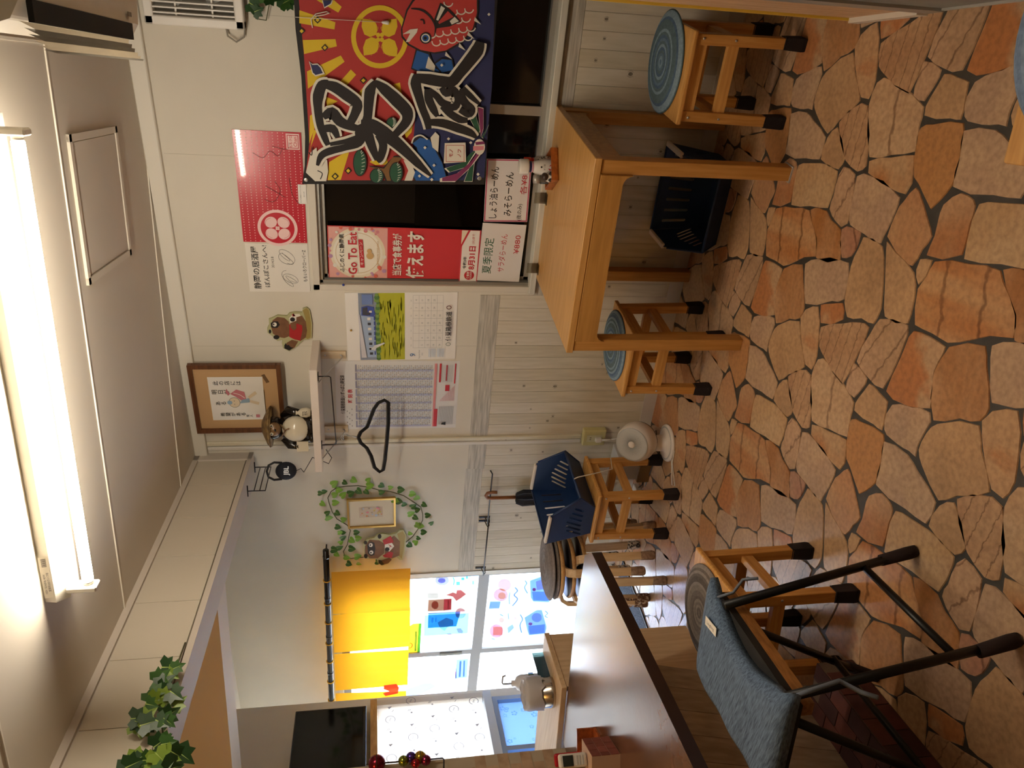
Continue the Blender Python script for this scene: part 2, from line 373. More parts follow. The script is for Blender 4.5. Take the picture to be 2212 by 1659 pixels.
SM = {'l': stone_mat('stone_lined', '#c39c76', '#b48a66', lines=7, rot=1.75),
      't': stone_mat('stone_tan', '#c69e74', '#b28c66'),
      'g': stone_mat('stone_grey_tan', '#b9977a', '#c4a280', sc=7),
      's': stone_mat('stone_streaked', '#c49c74', '#b5713f', .52, .7, 4, (3, 1, 1)),
      'c': stone_mat('stone_cracked', '#c49e7c', '#b4906e', lines=4, rot=2.1),
      'o': stone_mat('stone_orange_corner', '#b87848', '#c29c76', .44, .5, 3),
      'b': stone_mat('stone_brown', '#a8703f', '#c2946a', .38, .66, 3, (1, 3, 1)),
      'B': stone_mat('stone_banded', '#b87a48', '#c89a6c', .4, .6, 2.6, (3.2, .5, 1), lines=2.2, rot=1.45),
      'p': stone_mat('stone_pink', '#b07e62', '#bb9272', lines=3, rot=1),
      'G': stone_mat('stone_pale', '#c8a67e', '#c09a70'),
      'h': stone_mat('stone_half', '#c09872', '#b0764a', .45, .62, 3),
      'O': stone_mat('stone_orange', '#b88250', '#bd8a58', .4, .7, 3),
      'q': stone_mat('stone_squiggle', '#c29d78', '#cba882', sc=8, lines=2, rot=1.5),
      'n': stone_mat('stone_mixed', '#c09a72', '#b27848', .48, .62, 3.5),
      'r': stone_mat('stone_red_tan', '#c0946a', '#b8845c')}
fl = tag(MB().xbox(-6.6, 1.6, -3.2, 3.75, -.06, -.003).build('floor', GROUT), kind='structure')
def stone_mesh(i, cl, P):
    rnd = random.Random(i); n = len(P)
    A = sum(P[j][0]*P[(j+1) % n][1]-P[(j+1) % n][0]*P[j][1] for j in range(n))
    if A < 0: P = P[::-1]
    Q = []
    for j in range(n):
        p0, a, b, p3 = (Vector(P[(j+k) % n]) for k in (-1, 0, 1, 2))
        Q.append(a); m = (a+b)/2 + ((a-p0).normalized()+(b-p3).normalized())*(a-b).length*.045
        if (a-b).length > .04: Q.append(m+Vector((rnd.uniform(-1, 1), rnd.uniform(-1, 1)))*.003)
    n = len(Q); c = sum(Q, Vector((0, 0)))/n; mb = MB()
    Q = [q+(q-c).normalized()*.0022 for q in Q]
    ring = [(q.x, q.y, -.0035) for q in Q]; top = []
    for q in Q:
        d = (c-q); top.append((q.x+d.x/d.length*.0022, q.y+d.y/d.length*.0022, 0))
    mb.add(ring+top, [tuple(range(n, 2*n))]+[(k, (k+1) % n, (k+1) % n+n, k+n) for k in range(n)])
    return mb, c
SMESH = []
for i, (cl, P) in enumerate(STONES):
    mb, c = stone_mesh(i, cl, P); SMESH.append((mb.mesh('stone', SM[cl]), c, mb, cl))
cand = []
for i in range(-9, 4):
    for j in range(-6, 6):
        t = S1*i+S2*j
        for k, (me, c, mb, cl) in enumerate(SMESH):
            w = G1*(c.x+t.x)+G2*(c.y+t.y)
            if not (-6.4 < w.x < 1.4 and -3 < w.y < 3.62): continue
            v = w-CAM; dep = v.dot(_F); u, vv = (CU+F_PX*v.dot(R_)/dep, CV+F_PX*v.dot(D_)/dep) if dep > .2 else (1e9, 1e9)
            vis = -80 < u < 1740 and -80 < vv < 2300 and w.y < 3.42
            hidden = G1.dot(w) < -1.95 and G2.dot(w) < 2.3
            cand.append((0 if vis and not hidden else 1, v.length, k, t))
cand.sort(key=lambda q: q[:2])
rest = {}
for n, (nv, dist, k, t) in enumerate(cand):
    if n < 300:
        o = bpy.data.objects.new('stone', SMESH[k][0]); COL.objects.link(o); o.parent = fl; o.matrix_parent_inverse = fl.matrix_world.inverted()
        o.location = G1*t.x+G2*t.y; o.rotation_euler = (0, 0, GA)
    else: rest.setdefault(SMESH[k][3], []).append((k, t))
mb = MB(); mats = list(SM.values()); keys = list(SM)
for cl, L_ in rest.items():
    for k, t in L_:
        b = SMESH[k][2]; mb.add([G1*(p.x+t.x)+G2*(p.y+t.y)+ZA*p.z for p in b.v], b.f, keys.index(cl))
tag(mb.build('stone_field', mats, fl), kind='stuff')

# ---- window wall (window part) and door wall set back behind the header
WX0, WX1, WZ0, WZ1 = -1.713, -.02, .765, 1.803
DX0, DX1, DZ = -3.70, -5.34, 1.79
wb = MB(); T_ = .14
wb.xbox(-2.82, WX0, YW, YW+T_, 0, ZC); wb.xbox(WX1, 1.5, YW, YW+T_, 0, ZC)
wb.xbox(WX0, WX1, YW, YW+T_, 0, WZ0); wb.xbox(WX0, WX1, YW, YW+T_, WZ1, ZC)
wb.xbox(DX0, -2.82, YB, YB+.081, 0, ZC); wb.xbox(DX1, DX0, YB, YB+.081, DZ, ZC); wb.xbox(-5.62, DX1, YB, YB+.081, 0, ZC)
wall_back = tag(wb.build('wall_back', WALLC), kind='structure')
PLW = [wood('plank_white%d' % i, a, b, .6, 'z', 5, stretch=9) for i, (a, b) in enumerate((('#d6cdb9', '#c3b9a2'), ('#d9d0be', '#cbc1ab'), ('#d1c7b1', '#beb49c')))]
BOARD = wood('border_board_wood', '#d3cdbf', '#a39d90', .6, 'x', 7, stretch=16)
KNOT = mat('knot', '#8d8371', .7, var=.4, scale=60)
KNOTM = []
for i in range(4):
    rnd = random.Random(i+40); q = MB()
    for r0, r1, z in ((.0, .004+.003*rnd.random(), .0006), ):
        n = 9; q.poly([(r1*math.cos(6.283*k/n)*(1+.3*rnd.random()), -z, 1.5*r1*math.sin(6.283*k/n)*(1+.4*rnd.random())) for k in range(n)])
    for s_ in (-1, 1):
        for w in (.009, .014):
            q.poly([(s_*w*.55, -.0005, -w), (s_*w, -.0005, 0), (s_*w*.55, -.0005, w), (s_*w*.55-.0012*s_, -.0005, w), (s_*w-.0015*s_, -.0005, 0), (s_*w*.55-.0012*s_, -.0005, -w)][::s_])
    KNOTM.append(q.mesh('knot', KNOT))
PW_ = .0712
def planks(x0, x1, Y, z0, z1, par, ref):
    rnd = random.Random(int(x0*1000)); k0 = math.floor((x0-ref)/PW_)
    x = ref+k0*PW_; cache = {}
    while x < x1-1e-4:
        a, b = max(x, x0), min(x+PW_, x1)
        if b-a > .012:
            key = (round(b-a, 3), rnd.randrange(3))
            if key not in cache:
                w = b-a-.0018; cache[key] = MB().add([(s*w/2*(1 if l else 1), -.0035 if l else 0, zz) for l in (0, 1) for s, zz in ((-1, z0), (1, z0), (1, z1), (-1, z1))],
                    [(4, 5, 6, 7), (0, 1, 5, 4), (1, 2, 6, 5), (2, 3, 7, 6), (3, 0, 4, 7)]).mesh('plank', PLW[key[1]])
            o = bpy.data.objects.new('plank', cache[key]); COL.objects.link(o); o.parent = par; o.matrix_parent_inverse = par.matrix_world.inverted()
            o.location = ((a+b)/2, Y, 0)
            for _ in range(rnd.choice((0, 1, 1, 2))):
                kn = bpy.data.objects.new('knot', rnd.choice(KNOTM)); COL.objects.link(kn); kn.parent = o
                kn.location = (rnd.uniform(-.02, .02), -.0036, rnd.uniform(z0+.03, z1-.03)); s_ = rnd.uniform(.5, 1.1); kn.scale = (s_, 1, s_)
        x += PW_
ZB0, ZB1 = .922, 1.018
planks(-2.82, -1.73, YW, .07, ZB0, wall_back, -1.73); planks(-1.73, 1.45, YW, .07, .683, wall_back, -1.73)
planks(-3.70, -2.825, YB, .07, ZB0, wall_back, -2.864)
for (x0, x1, Y, z0, z1) in ((-2.82, -1.732, YW, ZB0, ZB1), (-1.73, 1.45, YW, .684, .757), (-3.7, -2.825, YB, ZB0, ZB1)):
    MB().xbox(x0, x1, Y-.0045, Y+.001, z0+.001, z1).build('border_board', BOARD, wall_back)
mb = MB(); mb.xbox(-2.82, 1.45, YW-.007, YW, 0, .07); mb.xbox(DX0, -2.82, YB-.007, YB, 0, .07); mb.xbox(-2.822, -2.815, YW, YB, 0, .07)
tag(mb.build('baseboard_back', mat('base_vinyl', '#d3cabd', .5, var=.05, scale=4)), kind='structure')
tag(MB().xbox(-2.69, 1.45, YW-.03, YW, ZC-.062, ZC).build('trim_1', TRIMC, bevel=.004), kind='structure')
# faint wallpaper joints
for i, (X, z0, z1) in enumerate(((-2.02, 1.02, 2.37), (-1.10, 1.81, 2.37), (-.55, 1.81, 2.37))):
    MB().xbox(X-.0006, X+.0006, YW-.0008, YW, z0, z1).build('paper_joint', mat('joint', '#bdb5a4', .8), wall_back)
# ---- ceiling, with white joint beads and an inspection hatch
ceil = tag(MB().prism([Vector((1.6, -3.3, ZC)), Vector((1.6, 3.51, ZC)), Vector((-5.6, 3.51, ZC)), g(-4.74, 3.5, ZC), g(-3.42, 3.5, ZC), g(-3.42, -2.55, ZC)], (0, 0, .08)).build('ceiling', CEILC), kind='structure')
BEAD = mat('bead', '#e6dfd0', .5)
def gstrip(a0, a1, b0, b1, z0, z1, name, m, par): return MB().gbox(a0, a1, b0, b1, z0, z1).build(name, m, par)
for b in (2.587, 3.52, 1.665, .74): gstrip(-1.85, .3, b-.003, b+.003, ZC-.004, ZC+.001, 'joint_bead', BEAD, ceil)
gstrip(.048, .056, 1.0, 3.40, ZC-.004, ZC+.001, 'joint_bead', BEAD, ceil)
for a in (-.86, -1.77): gstrip(a-.003, a+.003, -1.5, 1.2, ZC-.004, ZC+.001, 'joint_bead', BEAD, ceil)
ha0, ha1, hb0, hb1 = -.664, -.2, 2.66, 3.15
hm = MB(); w = .022
hm.gbox(ha0, ha1, hb0, hb0+w, ZC-.009, ZC); hm.gbox(ha0, ha1, hb1-w, hb1, ZC-.009, ZC); hm.gbox(ha0, ha0+w, hb0, hb1, ZC-.009, ZC); hm.gbox(ha1-w, ha1, hb0, hb1, ZC-.009, ZC)
hf = hm.build('hatch_frame', mat('hatch_trim', '#cfc6b6', .35), ceil)
gstrip(ha0+w+.004, ha1-w-.004, hb0+w+.004, hb1-w-.004, ZC-.005, ZC, 'hatch_panel', CEILC, hf)
# ---- header across the room
HB0 = 2.153
hd = MB().gbox(-2.0, -1.862, -2.6, 3.915, HB0, ZC); hd.gbox(-1.862, -1.85, -2.6, 3.895, ZC-.025, ZC); hd.gbox(-1.862, -1.85, -2.6, 3.895, HB0, HB0+.022); hd.gbox(-1.862, -1.85, 3.80, 3.895, HB0, ZC)
wall_header = tag(hd.build('wall_header', mat('header_paint', '#cdc3b6', .6, var=.04, scale=3)), kind='structure')
PAN = mat('header_panel', '#cfc6b4', .55, var=.04, scale=2)
es = [3.80, 3.541, 3.236, 2.924, 2.62, 2.306]
while es[-1] > -2: es.append(es[-1]-.308)
for a, b in zip(es[1:], es[:-1]): MB().gbox(-1.8625, -1.858, a+.0015, b-.0015, HB0+.03, ZC-.03).build('panel', PAN, wall_header)
MB().gbox(-1.858, -1.852, -2.6, 3.79, HB0+.022, HB0+.027).build('rail_groove', mat('groove', '#6d6455', .7), wall_header)
wall_header2 = tag(MB().gbox(-5.6, -2.0, 2.75, 2.93, HB0, ZC).build('wall_kitchen_header', mat('header2_paint', '#d6cab8', .6)), kind='structure')
# ---- the other walls
WOODW = wood('grained_panel', '#d8b48e', '#c49c74', .5, 'z', 3, stretch=10)
wr = tag(MB().gbox(.30, .42, -2.9, 2.53, 0, ZC).build('wall_right', WALLC), kind='structure')
for k in range(6):
    a = 2.205+k*.054; MB().gbox(.27, .30, a, a+.052, .035, 1.15).build('panel', WOODW, wr)
MB().gbox(.262, .302, 2.529, 2.537, .03, 1.15).build('corner_strip', mat('yellow_strip', '#e3c24a', .5), wr)
MB().gbox(.255, .30, 2.19, 2.53, 0, .035).build('base_rail', mat('base_white', '#ddd3c4', .5), wr)
mb = MB().gbox(.26, .30, 2.12, 2.19, 0, .5); mb.build('door_post', mat('alu_grey', '#a9a9a4', .4, .6), wr)
mb = MB().gbox(.262, .30, 1.0, 2.12, 0, .012); mb.build('threshold', mat('alu_light', '#bfbcb4', .4, .4), wr)
tag(MB().gbox(.268, .30, .9, 2.12, .012, .42).build('baseboard_right', mat('grey_board', '#87857c', .6, var=.2, scale=12)), kind='structure')
tag(MB().xbox(-6.6, 1.6, -3.3, -3.0, 0, ZC).build('wall_front', WALLC), kind='structure')
tag(MB().xbox(1.5, 1.6, -3.2, 3.51, 0, ZC).build('wall_right_alcove', WALLC), kind='structure')
tag(MB().xbox(-30, 8, -20, 40, -.3, -.07).build('ground', mat('outside_paving', '#c9c9c4', .8, var=.15, scale=2)), kind='structure')
# kitchen side wall with its window, and the short return beside the entrance
LG = -3.30; LW0, LW1, LZ0, LZ1 = 2.35, 3.56, .50, 1.54
wl = MB().gbox(LG-.1, LG, -2.9, LW0, 0, ZC); wl.gbox(LG-.1, LG, LW0, LW1, 0, LZ0); wl.gbox(LG-.1, LG, LW0, LW1, LZ1, ZC); wl.gbox(LG-.1, LG, LW1, 3.62, 0, ZC)
wl.gbox(-4.62, LG-.1, 3.52, 3.62, 0, ZC); wl.gbox(-4.72, -4.62, 3.52, 4.45, 0, ZC)
wall_left = tag(wl.build('wall_left', mat('entry_paint', '#ddd8cc', .8, var=.04, scale=4)), kind='structure')
# short brick-papered wall standing at the end of the counter
pil = tag(MB().gbox(-2.80, -2.70, -1.5, 2.57, 0, 1.95).build('wall_kitchen', mat('pillar_paint', '#b9ab92', .7)), kind='structure')
BRM = [mat('brick_paper%d' % i, c, .7, col2=d, scale=14) for i, (c, d) in enumerate((('#c9b091', '#a98f72'), ('#d2bd9f', '#b99d7c'), ('#bfa283', '#9c7f62')))]
rnd = random.Random(3)
for r in range(9):
    z0 = .725+r*.05; b = 2.57-(.0 if r % 2 else .06)
    while b > 1.6:
        w = rnd.uniform(.1, .16); MB().gbox(-2.70, -2.697, max(b-w, 1.5)+.003, b-.002, z0, z0+.046).build('brick', BRM[rnd.randrange(3)], pil); b -= w
# ================================================================== WINDOWS, DOOR, LIGHT FITTINGS
ALU = mat('aluminium', '#b9b7b0', .35, .75); ALUD = mat('aluminium_dark', '#77756f', .4, .7); WHT = mat('plastic_white', '#e4dfd5', .4)
SILLW = wood('sill_wood', '#dcd8cb', '#c3bfb0', .5, 'x', 4, stretch=10)
# ---- window_1: two black-backed sashes in an aluminium frame
win = tag(empty('window_1', ((WX0+WX1)/2, YW, WZ0)), kind='structure')
mb = MB(); t = .03
mb.xbox(WX0, WX1, YW-.008, YW+.02, WZ1-t, WZ1); mb.xbox(WX0, WX0+t, YW-.008, YW+.02, WZ0, WZ1); mb.xbox(WX1-t, WX1, YW-.008, YW+.02, WZ0, WZ1)
mb.build('casing', mat('casing', '#d5cdbd', .5), win, bevel=.002)
MB().xbox(WX0, WX1+.02, YW-.03, YW+.05, WZ0-.008, WZ0+.022).build('sill', SILLW, win, bevel=.003)
for k, (d0, d1, m) in enumerate(((.03, .044, ALU), (.044, .05, ALUD), (.05, .064, ALU))):
    q = MB(); y0, y1 = YW+.012+k*.012, YW+.06+k*.006
    q.xbox(WX0+d0, WX1-d0, y0, y1, WZ1-d1, WZ1-d0); q.xbox(WX0+d0, WX0+d1, y0, y1, WZ0+.022, WZ1-d0); q.xbox(WX1-d1, WX1-d0, y0, y1, WZ0+.022, WZ1-d0)
    if k == 2: q.xbox(WX0+d0, WX1-d0, y0, y1, WZ0+.022, WZ0+.045)
    q.build('frame_rail', m, win)
BLK = mat('black_glass', '#0b0a0a', .12, spec=.5, bump=.01, bscale=6)
for x0, x1, yy in ((WX0+.06, -.845, .058), (-.885, WX1-.06, .072)):
    MB().xbox(x0, x1, YW+yy, YW+yy+.008, WZ0+.04, WZ1-.06).build('pane', BLK, win)
MB().xbox(-.885, -.845, YW+.045, YW+.068, WZ0+.04, WZ1-.06).build('stile', ALU, win)
MB().xbox(-1.675, -1.655, YW+.048, YW+.062, WZ0+.04, WZ1-.06).build('stile', mat('sash_dark', '#4a4844', .4, .5), win)
# ---- door_1: sliding glass entrance doors
dr = tag(empty('door_1', ((DX0+DX1)/2, YB, 0)), kind='structure')
DF = mat('door_alu', '#8c8a8c', .4, .6)
q = MB(); q.xbox(DX0-.035, DX0, YB-.01, YB+.08, 0, DZ); q.xbox(DX1, DX1+.035, YB-.01, YB+.08, 0, DZ); q.xbox(DX1, DX0, YB-.01, YB+.08, DZ-.04, DZ)
q.build('door_frame', mat('door_casing', '#c9c5bd', .4, .3), dr)
MB().xbox(DX1, DX0, YB-.02, YB+.08, -.003, .02).build('door_track', DF, dr)
GLASS = pane_mat('door_glass', '#f4f8fb', .55)
for n, (x1, x0, yy) in enumerate(((-4.535, -3.735, .012), (-5.31, -4.49, .045))):
    lf = MB(); st = .045
    lf.xbox(x1, x1+st, YB+yy, YB+yy+.03, .02, DZ-.04); lf.xbox(x0-.03, x0, YB+yy, YB+yy+.03, .02, DZ-.04)
    for z0, z1 in ((.02, .13), (.812, .88), (DZ-.09, DZ-.04)): lf.xbox(x1+st, x0-.03, YB+yy, YB+yy+.03, z0, z1)
    leaf = lf.build('door_leaf', DF, dr)
    for z0, z1 in ((.13, .812), (.88, DZ-.09)): MB().xbox(x1+st, x0-.03, YB+yy+.012, YB+yy+.017, z0, z1).build('pane', GLASS, leaf)
    if n == 0: MB().xbox(x1+.008, x1+.03, YB+yy-.008, YB+yy, .95, 1.1).build('handle', ALUD, leaf)
# ---- window_2: kitchen window, curtain above, floral film below
w2 = tag(empty('window_2', g(LG, (LW0+LW1)/2, LZ0)), kind='structure')
OAK = wood('oak_frame', '#d7a868', '#b98a4c', .5, 'y', 5)
MB().gbox(LG-.06, LG+.03, LW0, LW1+.02, LZ1-.012, LZ1+.025).build('frame_head', OAK, w2)
MB().gbox(LG-.06, LG+.02, LW1-.02, LW1+.02, .93, LZ1).build('frame_jamb', mat('jamb_white', '#cfc6ba', .6), w2)
MB().gbox(LG-.06, LG+.03, LW0, LW1+.02, .88, .925).build('frame_rail', mat('rail_blue_white', '#cdd6e2', .5), w2)
q = MB()
q.gbox(LG-.05, LG+.0, LW0, LW1, .845, .872); q.gbox(LG-.05, LG, LW1-.03, LW1, LZ0, .845); q.gbox(LG-.05, LG, LW0, LW1, LZ0, LZ0+.03); q.gbox(LG-.05, LG, 3.16, 3.19, LZ0, .845)
q.build('sash', mat('sash_alu', '#9aa6b5', .4, .4), w2)
FILM = pane_mat('floral_film', '#8fa9cc', .12)
fp = MB().gbox(LG-.03, LG-.026, LW0, LW1-.03, LZ0+.03, .845).build('pane', FILM, w2)
PETAL = pane_mat('petal', '#c6d4e6', .1)
rnd = random.Random(5); q = MB()
for k in range(46):
    b, z = rnd.uniform(LW0+.2, LW1-.06), rnd.uniform(LZ0+.05, .83); s_ = rnd.uniform(.006, .014)
    for p in range(5):
        t0 = p*1.2566+k; c = g(LG-.0255, b+s_*math.cos(t0), z+s_*math.sin(t0))
        q.poly([c+G2*(s_*.5*math.cos(6.283*i/6))+ZA*(s_*.5*math.sin(6.283*i/6)) for i in range(6)])
tag(q.build('flower', PETAL, fp), kind='stuff')
pl2 = MB().gbox(LG-.052, LG-.049, LW0, LW1, .925, LZ1-.012).build('pane', GLASS, w2)

# ---- ceiling light
lt = thing('ceiling_light', g(-.76, 2.05, ZC), 'long white fluorescent light fitting with one bare tube on the ceiling', 'light')
FITW = mat('fitting_white', '#e0dbcf', .35)
bd = MB(); prof = [(2.01, ZC), (2.005, ZC-.03), (2.03, ZC-.06), (2.10, ZC-.06), (2.125, ZC-.03), (2.12, ZC)]
bd.prism([g(-1.405, b, z) for b, z in prof], G1*1.29); body = bd.build('body', FITW, lt)
tb = MB().cyl(g(-1.352, 2.03, 2.33), g(-.172, 2.03, 2.33), .0145, 20)
tube = tb.build('tube', mat('tube_glow', '#fff1dc', .3, emit=TUBE), lt)
for a, sg in ((-1.352, -1), (-.172, 1)):
    e = MB().cyl(g(a, 2.03, 2.33), g(a+.012*sg, 2.03, 2.33), .0135, 16); e.build('tube_cap', mat('cap_metal', '#c8c4ba', .3, .8), tube)
    q = MB(); q.gbox(a+.012*sg, a+.03*sg, 2.008, 2.052, 2.305, 2.385) if sg > 0 else q.gbox(a-.03, a-.012, 2.008, 2.052, 2.305, 2.385)
    q.build('socket', FITW, lt, bevel=.004)
pls = Plane2(g(-1.37, 2.0035, ZC-.03), G1, (ZA*.03-G2*.005).normalized())
pls.o = g(-1.385, 2.0025, ZC-.027)
P = Print(pls); P.rect(.0, 0, .13, .022, INK_W); P.text('100V 50/60Hz 40W', .045, .015, .008, K_); P.text('直管形LEDランプ用', .05, .006, .007, K_)
for k in range(9): P.rect(.1+k*.003, .004, .1015+k*.003, .016, K_)
P.build('rating_label', body)

# ---- air conditioner high on the right wall
ac = thing('air_conditioner', g(.17, 1.95, 2.1), 'white wall air conditioner with open louvre high on the right wall', 'air conditioner')
ACW = mat('ac_white', '#d9d0bf', .45, var=.08, scale=8)
prof = [(.30, 2.12), (.30, 2.37), (.12, 2.375), (.055, 2.33), (.045, 2.18), (.065, 2.125), (.10, 2.105), (.20, 2.10)]
b = MB().prism([g(a, 1.55, z) for a, z in prof], G2*.72); b.build('case', ACW, ac, bevel=.006, seg=2)
MB().gbox(.062, .098, 1.58, 2.19, 2.098, 2.108).build('air_outlet', mat('ac_dark', '#0d0c0b', .8), ac)
MB().gbox(.158, .172, 1.6, 2.2, 2.0985, 2.104).build('intake_slot', mat('ac_slot', '#231c16', .8), ac)
MB().gbox(.178, .296, 1.56, 2.26, 2.095, 2.101).build('lower_cover', wood('ac_beige', '#c7b79d', '#b3a184', .5, 'y', 3), ac)
fv = MB(); n = 6
fpts = [(.062-.05*math.sin(k/n*1.2), 2.112-.035*k/n) for k in range(n+1)]
for (a0, z0), (a1, z1) in zip(fpts[:-1], fpts[1:]):
    fv.add([g(a0, 1.55, z0), g(a0, 2.2, z0), g(a1, 2.17, z1), g(a1, 1.6, z1)], [(0, 1, 2, 3), (3, 2, 1, 0)], 0, True)
fv.build('louvre', ACW, ac)
pls = Plane2(g(.11, 1.62, 2.0985), -G2, G1); pls.n = -ZA
q = MB()
for k in range(6): q.gbox(.112+.012*(k % 2), .118+.012*(k % 2), 1.62+.012*k, 1.628+.012*k, 2.0975, 2.0986)
q.gbox(.112, .122, 2.16, 2.19, 2.0975, 2.0986); q.build('marking', mat('ac_mark', '#7d766a', .7), ac)

# ---- wall fan grille
vx0, vx1, vz0, vz1 = -.60, -.22, 2.0, 2.355
vf = thing('wall_fan', (vx0+.17, YW-.06, vz0), 'white wall ventilation fan with slatted square grille', 'fan')
q = MB(); w = .034
for a in ((vx0, vx1, vz0, vz0+w), (vx0, vx1, vz1-w, vz1), (vx0, vx0+w, vz0, vz1), (vx1-w, vx1, vz0, vz1)): q.xbox(a[0], a[1], YW-.055, YW-.012, a[2], a[3])
q.build('grille_frame', WHT, vf, bevel=.006, seg=2)
for k in range(17):
    X = vx0+w+.006+k*.0185
    MB().xbox(X, X+.005, YW-.05, YW-.03, vz0+w, vz1-w).build('slat', WHT, vf)
q = MB()
for Z in (vz0+.11, vz0+.24): q.xbox(vx0+w, vx1-w, YW-.04, YW-.035, Z, Z+.006)
q.build('cross_bar', WHT, vf)
MB().xbox(vx0+.02, vx1-.02, YW-.012, YW, vz0+.02, vz1-.02).build('back_plate', mat('fan_back', '#8f8b82', .6), vf)
q = MB(); c = Vector(((vx0+vx1)/2, YW-.018, (vz0+vz1)/2))
for k in range(5):
    t = k*1.2566
    q.poly([c+XA*(r*math.cos(t+d))+ZA*(r*math.sin(t+d))-YA_*e for r, d, e in ((.02, 0, 0), (.13, -.25, 0), (.14, .2, .01), (.06, .55, .012))][::-1])
q.cyl(c, c-YA_*.02, .03, 16); q.build('fan_blade', mat('fan_clear', '#c9ccca', .3), vf)
cord = MB().tube([(vx0+.03, YW-.02, vz0+.02), (vx0+.02, YW-.02, vz0+.0), (vx0-.03, YW-.02, vz0+.01), (vx0-.05, YW-.02, vz0+.04), (vx0-.03, YW-.02, vz0+.07), (vx0+.01, YW-.015, vz0+.075)], .0035, 6); cord.build('cord_loop', mat('cord_grey', '#8d877a', .6), vf)

# ---- kitchen lamp (out of view, warms the kitchen ceiling)
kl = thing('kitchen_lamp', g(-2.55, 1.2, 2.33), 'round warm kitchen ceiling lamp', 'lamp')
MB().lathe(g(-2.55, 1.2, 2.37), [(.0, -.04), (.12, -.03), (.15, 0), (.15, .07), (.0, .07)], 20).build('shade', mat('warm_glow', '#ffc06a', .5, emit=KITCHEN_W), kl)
# ================================================================== FURNITURE
OAKT = wood('table_oak', '#cf9f5f', '#bb8a48', .38, 'x', 5, coat=.15); OAKL = wood('table_oak_leg', '#c48f4c', '#ae7a3a', .42, 'z', 5); OAKE = wood('table_apron', '#c08d4a', '#a5763a', .42, 'x', 4)
# ---- dining table under the window
tx0, tx1, ty0, ty1, tz = -1.622, -.82, 2.65, 3.364, .76
tbl = thing('dining_table', ((tx0+tx1)/2, (ty0+ty1)/2, 0), 'light oak dining table with square legs under the window', 'table')
MB().xbox(tx0, tx1, ty0, ty1, tz-.027, tz).build('tabletop', OAKT, tbl, bevel=.002)
LEG = .052; AP = .085; RAD = .035
for sx in (0, 1):
    for sy in (0, 1):
        x0 = tx0+.006 if sx == 0 else tx1-.006-LEG; y0 = ty0+.006 if sy == 0 else ty1-.006-LEG
        MB().xbox(x0, x0+LEG, y0, y0+LEG, 0, tz-.029).build('leg', OAKL, tbl, bevel=.002)
def apron(p0, p1, w):
    """apron board with rounded lower corners where it meets the legs"""
    p0, p1 = Vector(p0), Vector(p1); d = (p1-p0); L = d.length; d.normalize(); n = d.cross(ZA)*w
    zt, zb = tz-.029, tz-.029-AP; pts = [p0+ZA*zt, p0+ZA*(zb-RAD)]
    pts += [p0+d*(RAD-RAD*math.cos(t))+ZA*(zb-RAD+RAD*math.sin(t)) for t in (.4, .8, 1.2, 1.571)]
    pts += [p1-d*(RAD-RAD*math.cos(t))+ZA*(zb-RAD+RAD*math.sin(t)) for t in (1.571, 1.2, .8, .4)]
    pts += [p1+ZA*(zb-RAD), p1+ZA*zt]
    return MB().prism(pts, n)
ix0, ix1, iy0, iy1 = tx0+.006+LEG, tx1-.006-LEG, ty0+.006+LEG, ty1-.006-LEG
for a, b in (((ix0, ty0+.012, 0), (ix1, ty0+.012, 0)), ((ix0, ty1-.03, 0), (ix1, ty1-.03, 0)), ((tx0+.03, iy0, 0), (tx0+.03, iy1, 0)), ((tx1-.012, iy0, 0), (tx1-.012, iy1, 0))):
    apron(a, b, .02 if a[0] != tx1-.012 else -.02).build('apron', OAKE, tbl)
MB().xbox(tx1-.012-LEG, tx1-.002, ty0+.002, ty0+.012+LEG, .0, .006).build('floor_pad', mat('felt_grey', '#a7a29a', .9), tbl)

